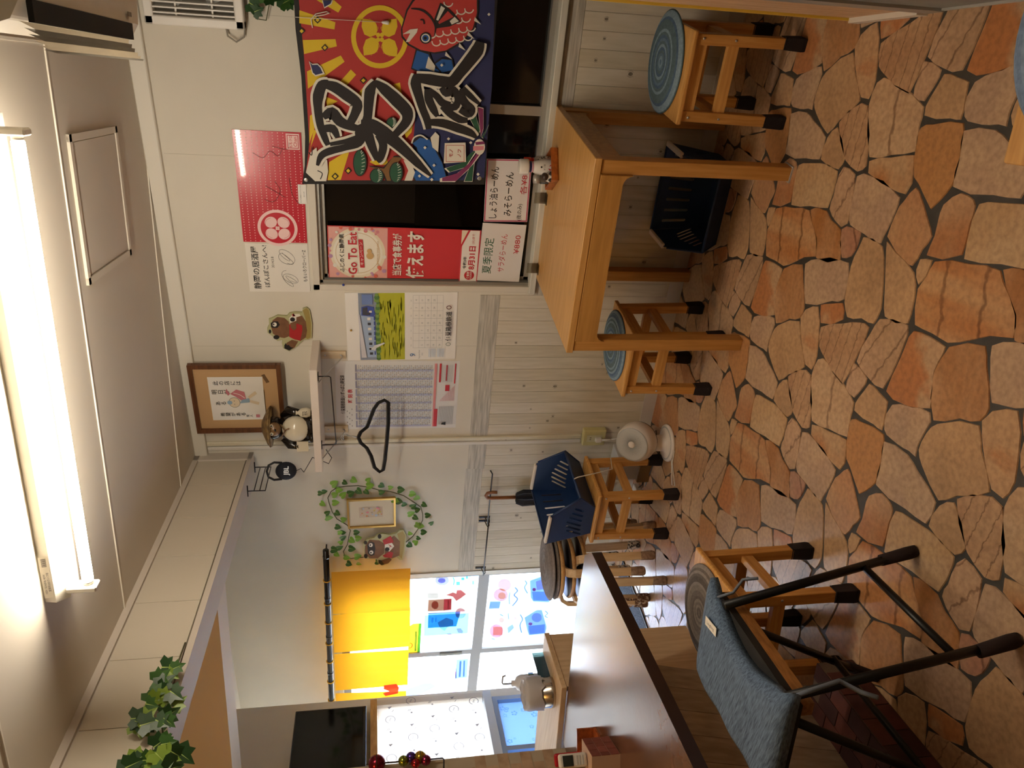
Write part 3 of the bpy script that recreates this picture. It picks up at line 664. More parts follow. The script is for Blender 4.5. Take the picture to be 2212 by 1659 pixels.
# ---- square wooden stools
PINE = wood('stool_pine', '#d29c54', '#b97f3a', .45, 'z', 6); PINEX = wood('stool_pine_rail', '#d8a45c', '#bf8843', .45, 'x', 6); PINEY = wood('stool_pine_cross', '#cf9a55', '#b37c3b', .45, 'y', 6)
SOCK = mat('leg_sock', '#1d1211', .95, bump=.2, bscale=300); SCR = mat('screw', '#c9c9c6', .3, .8)
def make_stool():
    r = empty('stool', (0, 0, 0)); S = .132; L = .038; H = .41
    MB().box((0, 0, .42), (.325, .325, .02)).build('seat', PINEX, r, bevel=.006, seg=2)
    for sx in (-1, 1):
        for sy in (-1, 1):
            a, b = Vector((sx*S, sy*S, H)), Vector((sx*(S+.006), sy*(S+.006), .004))
            lg = MB().bar(b, a, L, L, YA_).build('leg', PINE, r, bevel=.002)
            q = MB(); c = b; n = 10; w = L/2+.004
            for z0, z1, e0, e1 in ((.0, .012, .003, .005), (.012, .078, .005, .002), (.078, .083, .002, .0025)):
                A_ = [(c.x+i*(w+e0-.004), c.y+j*(w+e0-.004), z0) for i, j in ((-1, -1), (1, -1), (1, 1), (-1, 1))]; B_ = [(c.x+i*(w+e1-.004), c.y+j*(w+e1-.004), z1) for i, j in ((-1, -1), (1, -1), (1, 1), (-1, 1))]
                q.add(A_+B_, [(0, 3, 2, 1), (4, 5, 6, 7)]+[(k, (k+1) % 4, (k+1) % 4+4, k+4) for k in range(4)])
            q.build('sock', SOCK, lg, bevel=.004, seg=2)
            for z in (.385, .265): MB().cyl((sx*(S+.004), sy*(S+.0185), z), (sx*(S+.004), sy*(S+.0225), z), .0045, 10).build('screw', SCR, lg)
    for s_ in (-1, 1):
        MB().xbox(-S, S, s_*S-.011, s_*S+.011, .365, .41).build('apron', PINEX, r); MB().xbox(s_*S-.011, s_*S+.011, -S, S, .365, .41).build('apron', PINEY, r)
        MB().xbox(-S, S, s_*S-.011, s_*S+.011, .245, .285).build('stretcher', PINEX, r); MB().xbox(s_*S-.011, s_*S+.011, -S, S, .235, .275).build('stretcher', PINEY, r)
    return r
proto = make_stool()
SPOTS = [((-.57, 2.965), 0, 'pine stool with a blue round mat beside the right end of the dining table', 'blue'),
         ((-1.785, 2.96), 0, 'pine stool with a blue round mat at the left end of the dining table', 'blue'),
         ((-2.73, 2.988), 0, 'pine stool carrying a navy basket', None),
         (tuple(g(-1.615, 2.045)[:2]), GA+.06, 'pine stool with a grey round mat at the brown counter', 'grey'),
         ((-.165, 1.11), GA, 'pine stool with a denim blue mat in front of the wood-grained right wall', 'denim')]
def mat_obj(name, c, R, cols, label, group, tilt=(0, 0)):
    """round coiled seat mat: ridge after ridge"""
    n, rings = 40, 17; vs = []; mb = MB(); prof = []
    for k in range(rings+1):
        r = R*(1-k/(rings+.5)); h = .016*(1-(r/R)**6)+.003; prof.append((r, h, k))
    P = []
    for i, (r, h, k) in enumerate(prof):
        P.append((r, h)); r2 = r-R/(rings+.5)*.5; P.append((max(r2, .001), h+.0035))
    base = len(mb.v); ring = [[Vector((R, 0, 0))]]
    def rg(r, h): return [Vector((c[0]+r*math.cos(6.2832*t/n), c[1]+r*math.sin(6.2832*t/n), c[2]+h)) for t in range(n)]
    allr = [rg(R*.97, 0)]+[rg(r, h) for r, h in P]; vs = [p for q in allr for p in q]; fs = []; mi = []
    rnd = random.Random(len(label)); seq = [rnd.randrange(len(cols)) for _ in range(len(allr))]
    for i in range(len(allr)-1):
        for t in range(n): fs.append((i*n+t, i*n+(t+1) % n, (i+1)*n+(t+1) % n, (i+1)*n+t)); mi.append(seq[i//2])
    fs.append(tuple(range(n-1, -1, -1))); mi.append(0); fs.append(tuple((len(allr)-1)*n+t for t in range(n))); mi.append(0)
    o = len(mb.v); mb.v += vs; mb.f += fs; mb.m += mi; mb.sm += [True]*len(fs)
    return tag(mb.build(name, cols, None, Vector(c)), label, 'mat', group)
BLU = [mat('mat_blue%d' % i, c, .9, var=.25, scale=90) for i, c in enumerate(('#5d7488', '#48607a', '#8095a2', '#53686f'))]
GRY = [mat('mat_grey%d' % i, c, .9, var=.25, scale=90) for i, c in enumerate(('#7d7168', '#6a5f57', '#8b8078', '#5a5149'))]
DEN = [mat('mat_denim%d' % i, c, .9, var=.3, scale=90) for i, c in enumerate(('#6f84a0', '#566a86', '#7f93ac'))]
for i, ((x, y), rz, lab, mt) in enumerate(SPOTS):
    o = proto if i == 0 else copy_tree(proto)
    o.location = (x, y, 0); o.rotation_euler = (0, 0, rz); tag(o, lab, 'stool', 'square pine stools')
    if mt == 'blue': mat_obj('seat_mat', (x+(.01 if i == 0 else -.01), y+(.06 if i == 0 else .04), .43), .185 if i == 0 else .165, BLU, 'blue coiled round seat mat on the stool %s' % ('to the right of the table' if i == 0 else 'left of the table'), 'round seat mats')
    if mt == 'grey': mat_obj('seat_mat', (x-.02, y+.02, .43), .165, GRY, 'grey brown coiled round seat mat on the stool at the counter', 'round seat mats')
    if mt == 'denim': mat_obj('seat_mat', (x+.06, y+.02, .43), .195, DEN, 'denim blue coiled round mat on the stool by the right wall', 'round seat mats')

# ---- navy baskets
from mathutils.geometry import tessellate_polygon
def holed(outer, holes, f3, th):
    """sheet with real slots: outline and holes in 2-D, f3 maps to 3-D, th = thickness vector"""
    loops = [[Vector((a, b, 0)) for a, b in outer]]+[[Vector((a, b, 0)) for a, b in h] for h in holes]
    flat = [v for l in loops for v in l]; tris = tessellate_polygon(loops); mb = MB(); n = len(flat)
    P = [f3(v.x, v.y) for v in flat]; th = Vector(th)
    fs = []
    for t in tris:
        fs.append(tuple(t)); fs.append(tuple(i+n for i in reversed(t)))
    o = 0
    for l in loops:
        m = len(l)
        for i in range(m): a, b = o+i, o+(i+1) % m; fs.append((a, b, b+n, a+n))
        o += m
    return mb.add(P+[p+th for p in P], fs)
def slot(cx, cy, L, w, ang, n=3):
    c, s_ = math.cos(ang), math.sin(ang); P = []
    for e, t0 in ((L/2, -math.pi/2), (-L/2, math.pi/2)):
        for k in range(n+1):
            t = t0+math.pi*k/n; x, y = e+w/2*math.cos(t), w/2*math.sin(t); P.append((cx+x*c-y*s_, cy+x*s_+y*c))
    return P
NAVY = mat('basket_navy', '#14305c', .5); HANDW = mat('handle_cream', '#e2d6c6', .5)
def make_basket():
    r = empty('basket', (0, 0, 0)); W0, W1 = .172, .205; t = .003
    # local: x length, y depth (0 back .. -.28 front lip), z up
    for s_ in (-1, 1):
        out = [(-.03, .0), (-.21, .0), (-.285, .085), (-.205, .215), (-.19, .235), (-.0, .235)]
        hs = []
        for k in range(6): hs.append(slot(-.055-.03*k, .105-.006*abs(k-1.5), .085-.012*max(0, k-2), .011, math.radians(118)))
        hs = [h for h in hs if min(a for a, b in h) > -.235 and min(b for a, b in h) > .02]
        def f3(a, b, s_=s_): return Vector((s_*(W0+(W1-W0)*b/.235), a, b))
        e = holed(out, hs, f3, (s_*t, 0, 0)).build('end_panel', NAVY, r)
        MB().bar((s_*(W1+.002), -.012, .243), (s_*(W1+.002), -.185, .236), .024, .014).build('handle', HANDW, e, bevel=.003)
        rim = MB().tube([(s_*(W1+.003), -.2, .225), (s_*(W0+.017), -.287, .088), (s_*(W0+.004), -.215, .004)], .005, 6); rim.build('rim', NAVY, e)
    hs = [slot(-.135+.045*k, .14, .1, .012, math.pi/2) for k in range(7)]
    def fb(a, b): return Vector((a*(1+.19*b/.235), -.03*(1-b/.235), b))
    holed([(-W0, 0), (W0, 0), (W0, .235), (-W0, .235)], hs, fb, (0, t, 0)).build('back_panel', NAVY, r)
    MB().xbox(-W0, W0, -.215, -.028, 0, .004).build('bottom', NAVY, r)
    q = MB(); q.add([(-W0, -.212, 0), (W0, -.212, 0), (W0+.014, -.287, .088), (-W0-.014, -.287, .088), (-W0, -.209, .003), (W0, -.209, .003), (W0+.014, -.283, .09), (-W0-.014, -.283, .09)], [(0, 1, 2, 3), (7, 6, 5, 4), (0, 3, 7, 4), (1, 5, 6, 2), (2, 6, 7, 3), (0, 4, 5, 1)])
    f = q.build('front_lip', NAVY, r); MB().tube([(-W0-.014, -.285, .09), (W0+.014, -.285, .09)], .006, 6).build('rim', NAVY, f)
    q = MB(); q.tube([(-W1, .002, .238), (W1, .002, .238)], .005, 6); q.build('rim', NAVY, r)
    return r
bk = make_basket(); bk.location = (-1.155, 3.335, 0)
tag(bk, 'navy plastic basket with cream handles on the floor under the dining table', 'basket', 'navy baskets')
b2 = copy_tree(bk); b2.location = (-2.868, 3.02, .431); b2.rotation_euler = (0, 0, math.pi/2)
tag(b2, 'navy plastic basket with cream handles standing on a stool by the fan', 'basket', 'navy baskets')

# ---- counter of dark laminate
ctz = .72
CTOP = mat('counter_laminate', '#6b4a36', .22, col2='#4d3325', scale=5, stretch=(1, 1, 1), lo=.3, hi=.7, bump=.015, bscale=40)
CEDGE = mat('counter_edge', '#2c1a15', .4)
ct = thing('counter', g(-2.0, 1.2, 0), 'dark brown laminate counter with plank-papered front', 'counter')
out = [(-1.637, -1.2), (-1.637, 2.475), (-1.70, 2.555), (-2.0, 2.60), (-2.69, 2.60), (-2.69, -1.2)]
MB().prism([g(a, b, ctz-.04) for a, b in out], ZA*.04, 0, 1).build('top', [CTOP, CEDGE], ct)
CPL = [wood('counter_plank%d' % i, a, b, .6, 'z', 5, stretch=9) for i, (a, b) in enumerate((('#b09a80', '#94806a'), ('#a8927a', '#8e7a62')))]
th = math.radians(13.8); b = 1.965; k = 0
while b > -1.1:
    w = .1; lo, hi = b-w+.001, b-.001; e0 = 0
    P = []
    for bb in (lo, hi):
        for z in (.0, ctz-.04):
            a = -1.74-(.64-z)*math.tan(th)
            P.append(g(a, bb+(.0 if b < 1.9 else -.06*(z/.68-1)*0), z))
    q = MB(); n = -G1*.012; q.add(P+[p+n for p in P], [(0, 2, 3, 1), (4, 5, 7, 6), (0, 4, 6, 2), (1, 3, 7, 5), (0, 1, 5, 4), (2, 6, 7, 3)])
    q.build('plank', CPL[k % 2], ct); b -= w; k += 1
MB().gbox(-2.6, -1.95, 1.80, 1.95, 0, ctz-.04).build('support', mat('counter_support', '#5a4a3c', .7), ct)
# light wooden unit beyond the counter end
BIR = wood('birch', '#dcc19c', '#cbab82', .5, 'x', 4)
un = thing('side_cabinet', g(-2.8, 2.82, 0), 'pale birch low cabinet beyond the end of the counter', 'cabinet')
MB().gbox(-3.2, -2.42, 2.63, 3.0, .715, .74).build('top', BIR, un, bevel=.002)
MB().gbox(-2.45, -2.425, 2.64, 2.99, 0, .715).build('side_panel', wood('birch_v', '#e0c6a2', '#cdb08a', .5, 'z', 4), un); MB().gbox(-3.2, -3.175, 2.64, 2.99, 0, .715).build('side_panel', MATS['birch_v'], un)
MB().gbox(-3.175, -2.45, 2.64, 2.99, .62, .64).build('shelf', BIR, un); MB().gbox(-3.175, -2.45, 2.64, 2.99, .08, .10).build('shelf', BIR, un)
MB().gbox(-3.175, -2.45, 2.97, 2.985, .10, .62).build('back_panel', BIR, un)

# ---- brick-papered step under the counter
BRK = [mat('brick_dark%d' % i, c, .7, var=.3, scale=20) for i, c in enumerate(('#4a221c', '#3a1a18', '#5a2a20'))]
st = thing('step_box', g(-1.8, 1.4, 0), 'low step covered with dark red brick paper on the floor under the counter', 'step')
MB().gbox(-1.87, -1.684, .8, 1.85, 0, .126).build('box', mat('mortar_dark', '#5c4b3c', .8), st)
rnd = random.Random(9)
for r in range(3):
    b = 1.85-(.05 if r % 2 else 0)
    while b > .85: 
        MB().gbox(-1.684-.062*(r+1)+.003, -1.684-.062*r, b-.1+.004, b, .126, .129).build('brick', BRK[rnd.randrange(3)], st); b -= .1
for r in range(2):
    b = 1.85-(.05 if r % 2 else 0)
    while b > .85:
        MB().gbox(-1.684, -1.681, b-.1+.004, b, .004+.062*r, .062+.062*r).build('brick', BRK[rnd.randrange(3)], st); b -= .1

# ---- folding counter chair with denim seat cover
BLM = mat('black_metal', '#0c0b0b', .4, .3); FELT = mat('brown_felt', '#22130f', .95)
ch = thing('folding_chair', g(-1.42, 1.52, 0), 'black metal folding high chair with a blue denim seat cover', 'chair')
DENM = mat('denim', '#6a819c', .85, col2='#36475e', scale=30, stretch=(1, 8, 8), lo=.3, hi=.7, bump=.3, bscale=60)
o2 = [(-1.575, 1.745), (-1.45, 1.748), (-1.35, 1.73), (-1.289, 1.706), (-1.266, 1.63), (-1.30, 1.595), (-1.325, 1.55), (-1.338, 1.50), (-1.336, 1.45), (-1.322, 1.40), (-1.274, 1.315), (-1.287, 1.281), (-1.344, 1.276), (-1.483, 1.28), (-1.575, 1.285)]
NB, NA = 18, 9; q = MB(); rows = []
for i in range(NB+1):          # strips across the seat; the rear edge dips where the ties pull it
    b = 1.28+(1.745-1.28)*i/NB
    near = [(p, r) for p, r in zip(o2[4:12], o2[5:12])]
    t = (b-1.28)/(1.745-1.28); dip = -1.268-.07*math.sin(math.pi*t)**1.3+.012*math.cos(6*math.pi*t)*(abs(t-.5) > .35)
    rows.append((b, dip))
for side in (1, 0):
    vs = []
    for b, a1 in rows:
        e = min(b-1.275, 1.75-b)
        for j in range(NA+1):
            u = j/NA; a = -1.575+(a1+1.575)*u
            z = .583 if not side else .6+.022*min(1, e/.04)**.5*min(1, min(u, 1-u)/.12+.15)**.5+.0025*math.sin(40*b+9*a)*side
            vs.append(g(a, b, z))
    fs = []
    for i in range(NB):
        for j in range(NA):
            k = i*(NA+1)+j; f = (k, k+1, k+NA+2, k+NA+1); fs.append(f if not side else f[::-1])
    q.add(vs, fs, 0, True)
N_ = (NB+1)*(NA+1); ring = [j for j in range(NA+1)]+[i*(NA+1)+NA for i in range(1, NB+1)]+[NB*(NA+1)+j for j in range(NA-1, -1, -1)]+[i*(NA+1) for i in range(NB-1, 0, -1)]
for k in range(len(ring)):
    a, b = ring[k], ring[(k+1) % len(ring)]; q.f.append([a, b, b+N_, a+N_]); q.m.append(0); q.sm.append(True)
sc = q.build('seat_cover', DENM, ch)
pls = Plane2(g(-1.36, 1.68, .6265), (G2*-.75+G1*.6).normalized(), (G1*-.8-G2*.55).normalized()); pls.u = pls.n.cross(pls.r) if False else pls.u
r_ = (G1*.15-G2).normalized(); pls = Plane2(g(-1.37, 1.69, .6275), r_, ZA.cross(r_))
P = Print(pls); P.rect(0, 0, .07, .026, INK_W); P.text('Laughing', .033, .013, .013, K_); P.build('care_tag', sc)
MB().gbox(-1.58, -1.30, 1.295, 1.735, .562, .583).build('seat_board', mat('seat_black', '#0f0d0c', .8), ch)
MB().gbox(-1.335, -1.30, 1.30, 1.735, .53, .562).build('seat_rail', wood('rail_walnut', '#a9743c', '#7d5226', .45, 'y', 6), ch)
for b0, b1 in ((1.715, 1.655), (1.325, 1.31)):
    lg = MB().tube([g(-1.185, b0, .012), g(-1.285, b1, .6)], .0125, 10).build('leg', BLM, ch)
    MB().tube([g(-1.181, b0, .0), g(-1.187, b0, .02), g(-1.204, b0-.006, .11)], [.017, .019, .0165], 10).build('sock', FELT, lg)
for b in (1.735, 1.30):
    lg = MB().tube([g(-1.65, b, .012), g(-1.36, b-.03 if b > 1.5 else b+.02, .575)], .0115, 10).build('leg', BLM, ch)
    MB().tube([g(-1.652, b, 0), g(-1.645, b, .02), g(-1.60, b, .11)], [.016, .018, .0155], 10).build('sock', FELT, lg)
MB().tube([g(-1.213, 1.70, .17), g(-1.213, 1.325, .17)], .010, 8).build('brace', BLM, ch)
MB().tube([g(-1.56, 1.73, .17), g(-1.56, 1.31, .17)], .010, 8).build('brace', BLM, ch)
STR = mat('tie_grey', '#6d7480', .9)
q = MB(); q.tube([g(-1.29, 1.70, .6), g(-1.27, 1.69, .56), g(-1.24, 1.705, .53), g(-1.22, 1.68, .5)], .0045, 5); q.build('tie', STR, sc)
q = MB(); q.tube([g(-1.28, 1.30, .6), g(-1.25, 1.29, .55), g(-1.24, 1.30, .48), g(-1.25, 1.27, .44), g(-1.24, 1.24, .42)], .006, 5); q.build('tie', STR, sc)

# ---- bentwood stools stacked beyond the counter
BEN = wood('bentwood', '#e3c8a0', '#cfae82', .45, 'z', 6); BENT = mat('bent_seat_top', '#2c211c', .4); BENE = wood('bent_edge', '#d0a468', '#b98b50', .45, 'x', 6)
SC_ = [mat('sock_tan', '#a58b76', .95, col2='#7e6553', scale=60), mat('sock_white', '#d8d2c8', .95, col2='#4b4a4c', scale=70, lo=.42, hi=.5), mat('sock_brown', '#6d4a37', .95, col2='#cbb9a6', scale=70, lo=.42, hi=.5)]
def bent_stool(cx, cy, z0, rot, label):
    r = thing('bentwood_stool', (cx, cy, z0), label, 'stool', 'stacked bentwood stools')
    c = Vector((cx, cy, 0)); zt = z0+.44
    sm = MB().lathe((cx, cy, zt-.022), [(.0, 0), (.165, 0), (.172, .008), (.172, .016), (.166, .022)], 32); sm.build('seat', BENE, r)
    MB().lathe((cx, cy, zt), [(.164, 0), (.164, .0015), (0, .0016)], 32).build('seat_top', BENT, r)
    for k in range(4):
        t = rot+k*math.pi/2; d = Vector((math.cos(t), math.sin(t), 0)); s_ = ZA.cross(d)
        path = [d*.05+ZA*(zt-.03), d*.15+ZA*(zt-.03), d*.185+ZA*(zt-.04), d*.205+ZA*(zt-.07), d*.208+ZA*(zt-.12), d*.222+ZA*(z0+.004)]
        vs = []; w = .021; tk = .010
        for i, p in enumerate(path):
            q0, q1 = path[max(i-1, 0)], path[min(i+1, len(path)-1)]; dd = (q1-q0).normalized(); nn = dd.cross(s_)
            vs += [c+p+s_*(a*w)+nn*(b*tk) for a, b in ((-1, -1), (1, -1), (1, 1), (-1, 1))]
        fs = [(3, 2, 1, 0), tuple(range(len(vs)-4, len(vs)))]
        for i in range(len(path)-1): fs += [(i*4+j, i*4+(j+1) % 4, i*4+4+(j+1) % 4, i*4+4+j) for j in range(4)]
        lg = MB().add(vs, fs).build('leg', BEN, r)
        p = c+d*.221; hh = .075
        sk = MB().tube([p+ZA*z0, p+ZA*(z0+.012), p-d*.002+ZA*(z0+.05), p-d*.004+ZA*(z0+hh)], [.022, .026, .024, .0235], 10)
        so = sk.build('sock', SC_[k % 3], lg)
        if k % 3:
            q = MB(); f = Vector((-cx, -cy, 0)).normalized(); u = ZA.cross(f)
            for e in (-1, 1): q.ell(p+f*.0245+u*(e*.009)+ZA*(z0+.05), (.003, .003, .003), 8, 6)
            q.ell(p+f*.026+ZA*(z0+.04), (.004, .003, .0025), 8, 6); q.build('face', K_, so)
    return r
for i, (rot, z) in enumerate(((.35, 0), (.98, .062), (.62, .124))):
    bent_stool(-3.17, 2.935, z, rot, ('bentwood stool standing on the floor, lowest of the stack', 'bentwood stool in the middle of the stack', 'bentwood stool on top of the stack under the grey mats')[i])
mat_obj('seat_mat', (-3.18, 2.95, .566), .18, GRY, 'grey coiled round mat, lower of two on the stacked stools', 'mats on the stacked stools')
mat_obj('seat_mat', (-3.19, 2.96, .5895), .185, [GRY[2], GRY[0]], 'grey coiled round mat, topmost on the stacked stools', 'mats on the stacked stools')
# ---- door mat
dm = MB().xbox(-3.85, -3.556, 2.45, 3.3, 0, .008).build('door_mat', [mat('mat_pile', '#5a6270', .95, col2='#2c323c', scale=160, lo=.4, hi=.6, bump=.6)])
tag(dm, 'blue grey carpet mat on the floor inside the glass doors', 'mat')
MB().xbox(-3.556, -3.535, 2.44, 3.31, 0, .007).build('edging', mat('mat_rubber', '#2b2b2e', .7), dm)
# ================================================================== ON THE WALLS
PAPER = mat('paper', '#e6e0d4', .7); PAPERW = mat('paper_white', '#ece8e0', .6)
def quad(TL, TR, BR, BL, Y=YW):
    a, b, c, d = (PW(*p, Y) for p in (TL, TR, BR, BL))
    r = ((b-a)+(c-d)).normalized(); n = -YA_; u = n.cross(r).normalized()
    w = ((b-a).length+(c-d).length)/2; h = ((a-d).length+(b-c).length)/2
    cen = (a+b+c+d)/4; pl = Plane2(cen-r*(w/2)-u*(h/2), r, u); return pl, w, h
def sheet(name, pl, w, h, th, m, label, cat, group=None, parent=None):
    o = MB().prism([pl.p(0, 0), pl.p(w, 0), pl.p(w, h), pl.p(0, h)], pl.n*th).build(name, m, parent, None if parent else pl.p(w/2, 0))
    return tag(o, label, cat, group) if label else o
def pin(pl, a, b, m, parent, name='pin', r=.005):
    c = pl.p(a, b); MB().lathe(c, [(r*.5, 0), (r*.5, .006), (r, .007), (r, .010), (0, .012)], 10, 0, (pl.r, pl.u, pl.n)).build(name, m, parent)

# ---- big festival banner hung over the window
YBn = YW-.045
bp = Plane2((-1.2, YBn, 1.0), XA, ZA)
B1 = lambda a, b: (630+a/4.809, b/4.809); B2 = lambda a, b: (630+a/4.809, 150+b/4.809)
def bx(L, f=B1): return [bp.ab(*f(a, b)) for a, b in L]
XR = -.12
def ab1(a, b): return bp.ab(*B1(a, b))
def ab2(a, b): return bp.ab(*B2(a, b))
zt, zb = ab1(75, 0)[1]+.018, ab2(2010, 600)[1]-.012
outl = [ab2(110, 1190), ab2(2005, 1195), (XR+1.2, zb), (XR+1.2, zt), ab1(40, 300), ab1(100, 800), ab2(140, 700), ab2(135, 1000)]
BAN = mat('banner_cloth', '#17120f', .7, bump=.1, bscale=400)
ban = MB().prism([bp.p(a, b) for a, b in outl], bp.n*.0012).build('festival_banner', BAN, None, bp.p(.4, outl[1][1]))
tag(ban, 'large red and navy festival banner with bold brush characters hung over the window', 'banner')
P = Print(bp, .0016); CR = ink('banner_red', '#ad2f2b', .7); YE = ink('banner_yellow', '#dcbc22', .7); NV = ink('banner_navy', '#262b58', .7); BL = ink('banner_blue', '#1c559a', .7); CW = ink('banner_cream', '#dcd6c6', .7); BK = ink('banner_black', '#1b1413', .7); FR = ink('fish_red', '#bd3a34', .7)
# grounds
P.poly([ab2(245, 1150), ab2(150, 1060), ab2(175, 850)]+[ab1(185, 1480), ab1(130, 600), ab1(75, 0), (XR+1.17, ab1(75, 0)[1]), (XR+1.17, ab1(1500, 0)[1]), ab1(1500, 300), ab2(1300, 300), ab2(1300, 1150)], CR)
P.poly([ab2(1270, 1150), ab2(1250, 900), ab2(1290, 420), ab1(1300, 700), ab1(1700, 300), ab1(1850, 0), (XR+1.17, ab1(1850, 0)[1]), (XR+1.17, ab1(2110, 0)[1]), ab1(2110, 0), ab1(2080, 900), ab2(2040, 600), ab2(2000, 1120), ab2(1880, 1150)], NV)
# sun rays
for L in ([(80, 105), (455, 230), (445, 305), (80, 240)], [(115, 415), (455, 405), (470, 480), (130, 560)], [(160, 740), (510, 575), (550, 640), (170, 920)], [(500, 850), (615, 720), (670, 775), (560, 900)], [(690, 970), (775, 870), (760, 1040)], [(190, 1200), (240, 1170), (262, 1260), (183, 1490)], [(260, 0), (440, 0), (520, 70), (485, 130)], [(1055, 875), (1125, 855), (1150, 1010)], [(350, 1000), (480, 1050), (370, 1110)]): P.poly(bx(L), YE)
for L in ([(390, 960), (520, 880), (605, 830), (510, 1145), (375, 1148)], [(975, 800), (1000, 985), (870, 990), (810, 960)], [(1150, 580), (1262, 540), (1245, 650), (1190, 715)], [(180, 900), (230, 620), (260, 640), (200, 800)]): P.poly(bx(L, B2), YE)
for k in range(4): P.poly([(XR+1.17-.02, zt-.08-k*.1), (XR+1.17-.02, zt-.13-k*.1), (.95-.03*k, zt-.16-k*.07), (.93-.03*k, zt-.13-k*.07)], YE)
# crest
def ell(f, cx, cy, rx, ry, m, n=40, rot=0): P.poly([bp.ab(*f(cx+rx*math.cos(t)*math.cos(rot)-ry*math.sin(t)*math.sin(rot), cy+rx*math.cos(t)*math.sin(rot)+ry*math.sin(t)*math.cos(rot))) for t in (6.2832*i/n for i in range(n))], m)
ell(B1, 915, 380, 297, 328, YE); ell(B1, 915, 380, 247, 275, CR)
def petal(cx, cy, sx, sy):
    pts = [(-80, 95), (-88, 10), (-60, -70), (0, -98), (60, -75), (85, -5), (60, 60), (0, 92)]
    P.poly(bx([(cx+sx*a, cy+sy*b) for a, b in pts]), YE)
    P.stroke(bx([(cx+sx*a, cy+sy*b) for a, b in ((75, -20), (70, 30), (40, 70), (-10, 88), (-70, 95))]), .0022, CR)
for cx, cy, sx, sy in ((815, 285, 1, -1), (1010, 285, -1, -1), (830, 480, 1, 1), (1012, 492, -1, 1)): petal(cx, cy, sx, sy)
for dx, dy in ((-20, -25), (20, -25), (-20, 25), (20, 25)): ell(B1, 918+dx, 385+dy, 22, 25, YE, 12)
# diamonds and bird
for f, cx, cy in ((B1, 345, 492), (B1, 270, 205), (B1, 745, 832), (B2, 588, 1048), (B2, 452, 1105), (B1, 105, 320)):
    P.poly([bp.ab(*f(cx+a, cy+b)) for a, b in ((-38, 0), (0, -38), (38, 0), (0, 38))], BK); P.poly([bp.ab(*f(cx+a, cy+b)) for a, b in ((-22, 0), (0, -22), (22, 0), (0, 22))], YE)
P.poly(bx([(180, 630), (215, 660), (270, 655), (310, 690), (345, 765), (250, 790), (215, 760)]), CW); P.poly(bx([(190, 640), (215, 670), (270, 668), (300, 700), (325, 755), (250, 775), (222, 750)]), NV)
P.poly(bx([(315, 0), (430, 0), (415, 40), (340, 85)]), CW); P.poly(bx([(325, 0), (418, 0), (405, 35), (340, 72)]), NV)
# carp
def ol(L, m1, m2, s1=1.0, f=B1, cx=None, cy=None):
    cx = sum(a for a, b in L)/len(L); cy = sum(b for a, b in L)/len(L)
    P.poly(bx([(cx+(a-cx)*s1+(12 if a > cx else -12), cy+(b-cy)*s1+(12 if b > cy else -12)) for a, b in L], f), m1); P.poly(bx(L, f), m2)
ol([(1250, 700), (1300, 520), (1420, 560), (1480, 700), (1560, 740), (1380, 760)], BK, BL); ol([(1490, 660), (1560, 610), (1660, 620), (1680, 720), (1560, 750)], BK, BL)
P.poly(bx([(1420, 580), (1490, 680), (1480, 740), (1390, 700)]), CW)
body = [(1155, 370), (1150, 290), (1205, 110), (1260, 20), (1290, -10), (1920, -10), (1922, 130), (1880, 290), (1770, 420), (1600, 520), (1480, 540), (1340, 515), (1220, 450)]
ol(body, BK, FR, 1.01)
for i in range(5):
    for j in range(7):
        cx, cy = 1420+j*82+(41 if i % 2 else 0)-i*10, 440-i*95+j*-14
        if cx > 1880-i*0 or cx < 1430 or cy < 5 or (cx < 1620 and cy < 300): continue
        P.stroke(bx([(cx+46*math.cos(t), cy+46*math.sin(t)) for t in (0.2, .7, 1.2, 1.7, 2.2, 2.7, 3.2)]), .0045, CW)
P.poly(bx([(1480, 190), (1540, 25), (1600, 60), (1690, 140), (1750, 220), (1640, 270), (1500, 290)]), BK); P.poly(bx([(1500, 200), (1550, 55), (1590, 80), (1520, 210)]), CW); P.poly(bx([(1520, 225), (1620, 110), (1680, 170), (1530, 245)]), FR); P.poly(bx([(1640, 215), (1690, 170), (1735, 215), (1660, 250)]), CW)
P.stroke(bx([(1240, 85), (1350, 100), (1440, 170), (1490, 270), (1480, 370)]), [.004, .008, .008, .006, .002], BK)
ell(B1, 1390, 390, 60, 60, BK, 20); ell(B1, 1390, 390, 46, 46, CW, 20); ell(B1, 1388, 390, 34, 34, BL, 18); ell(B1, 1386, 390, 18, 18, BK, 14)
P.stroke(bx([(1335, 200), (1365, 205), (1375, 245)]), .005, BK)
P.poly(bx([(1150, 350), (1230, 300), (1310, 290), (1300, 330), (1220, 430), (1185, 430), (1230, 340)]), CW)
for cx, cy in ((1860, 350), (1770, 470), (1630, 560), (1930, 200)): P.poly(bx([(cx-30, cy-30), (cx+35, cy+50), (cx-40, cy+10)]), CW)
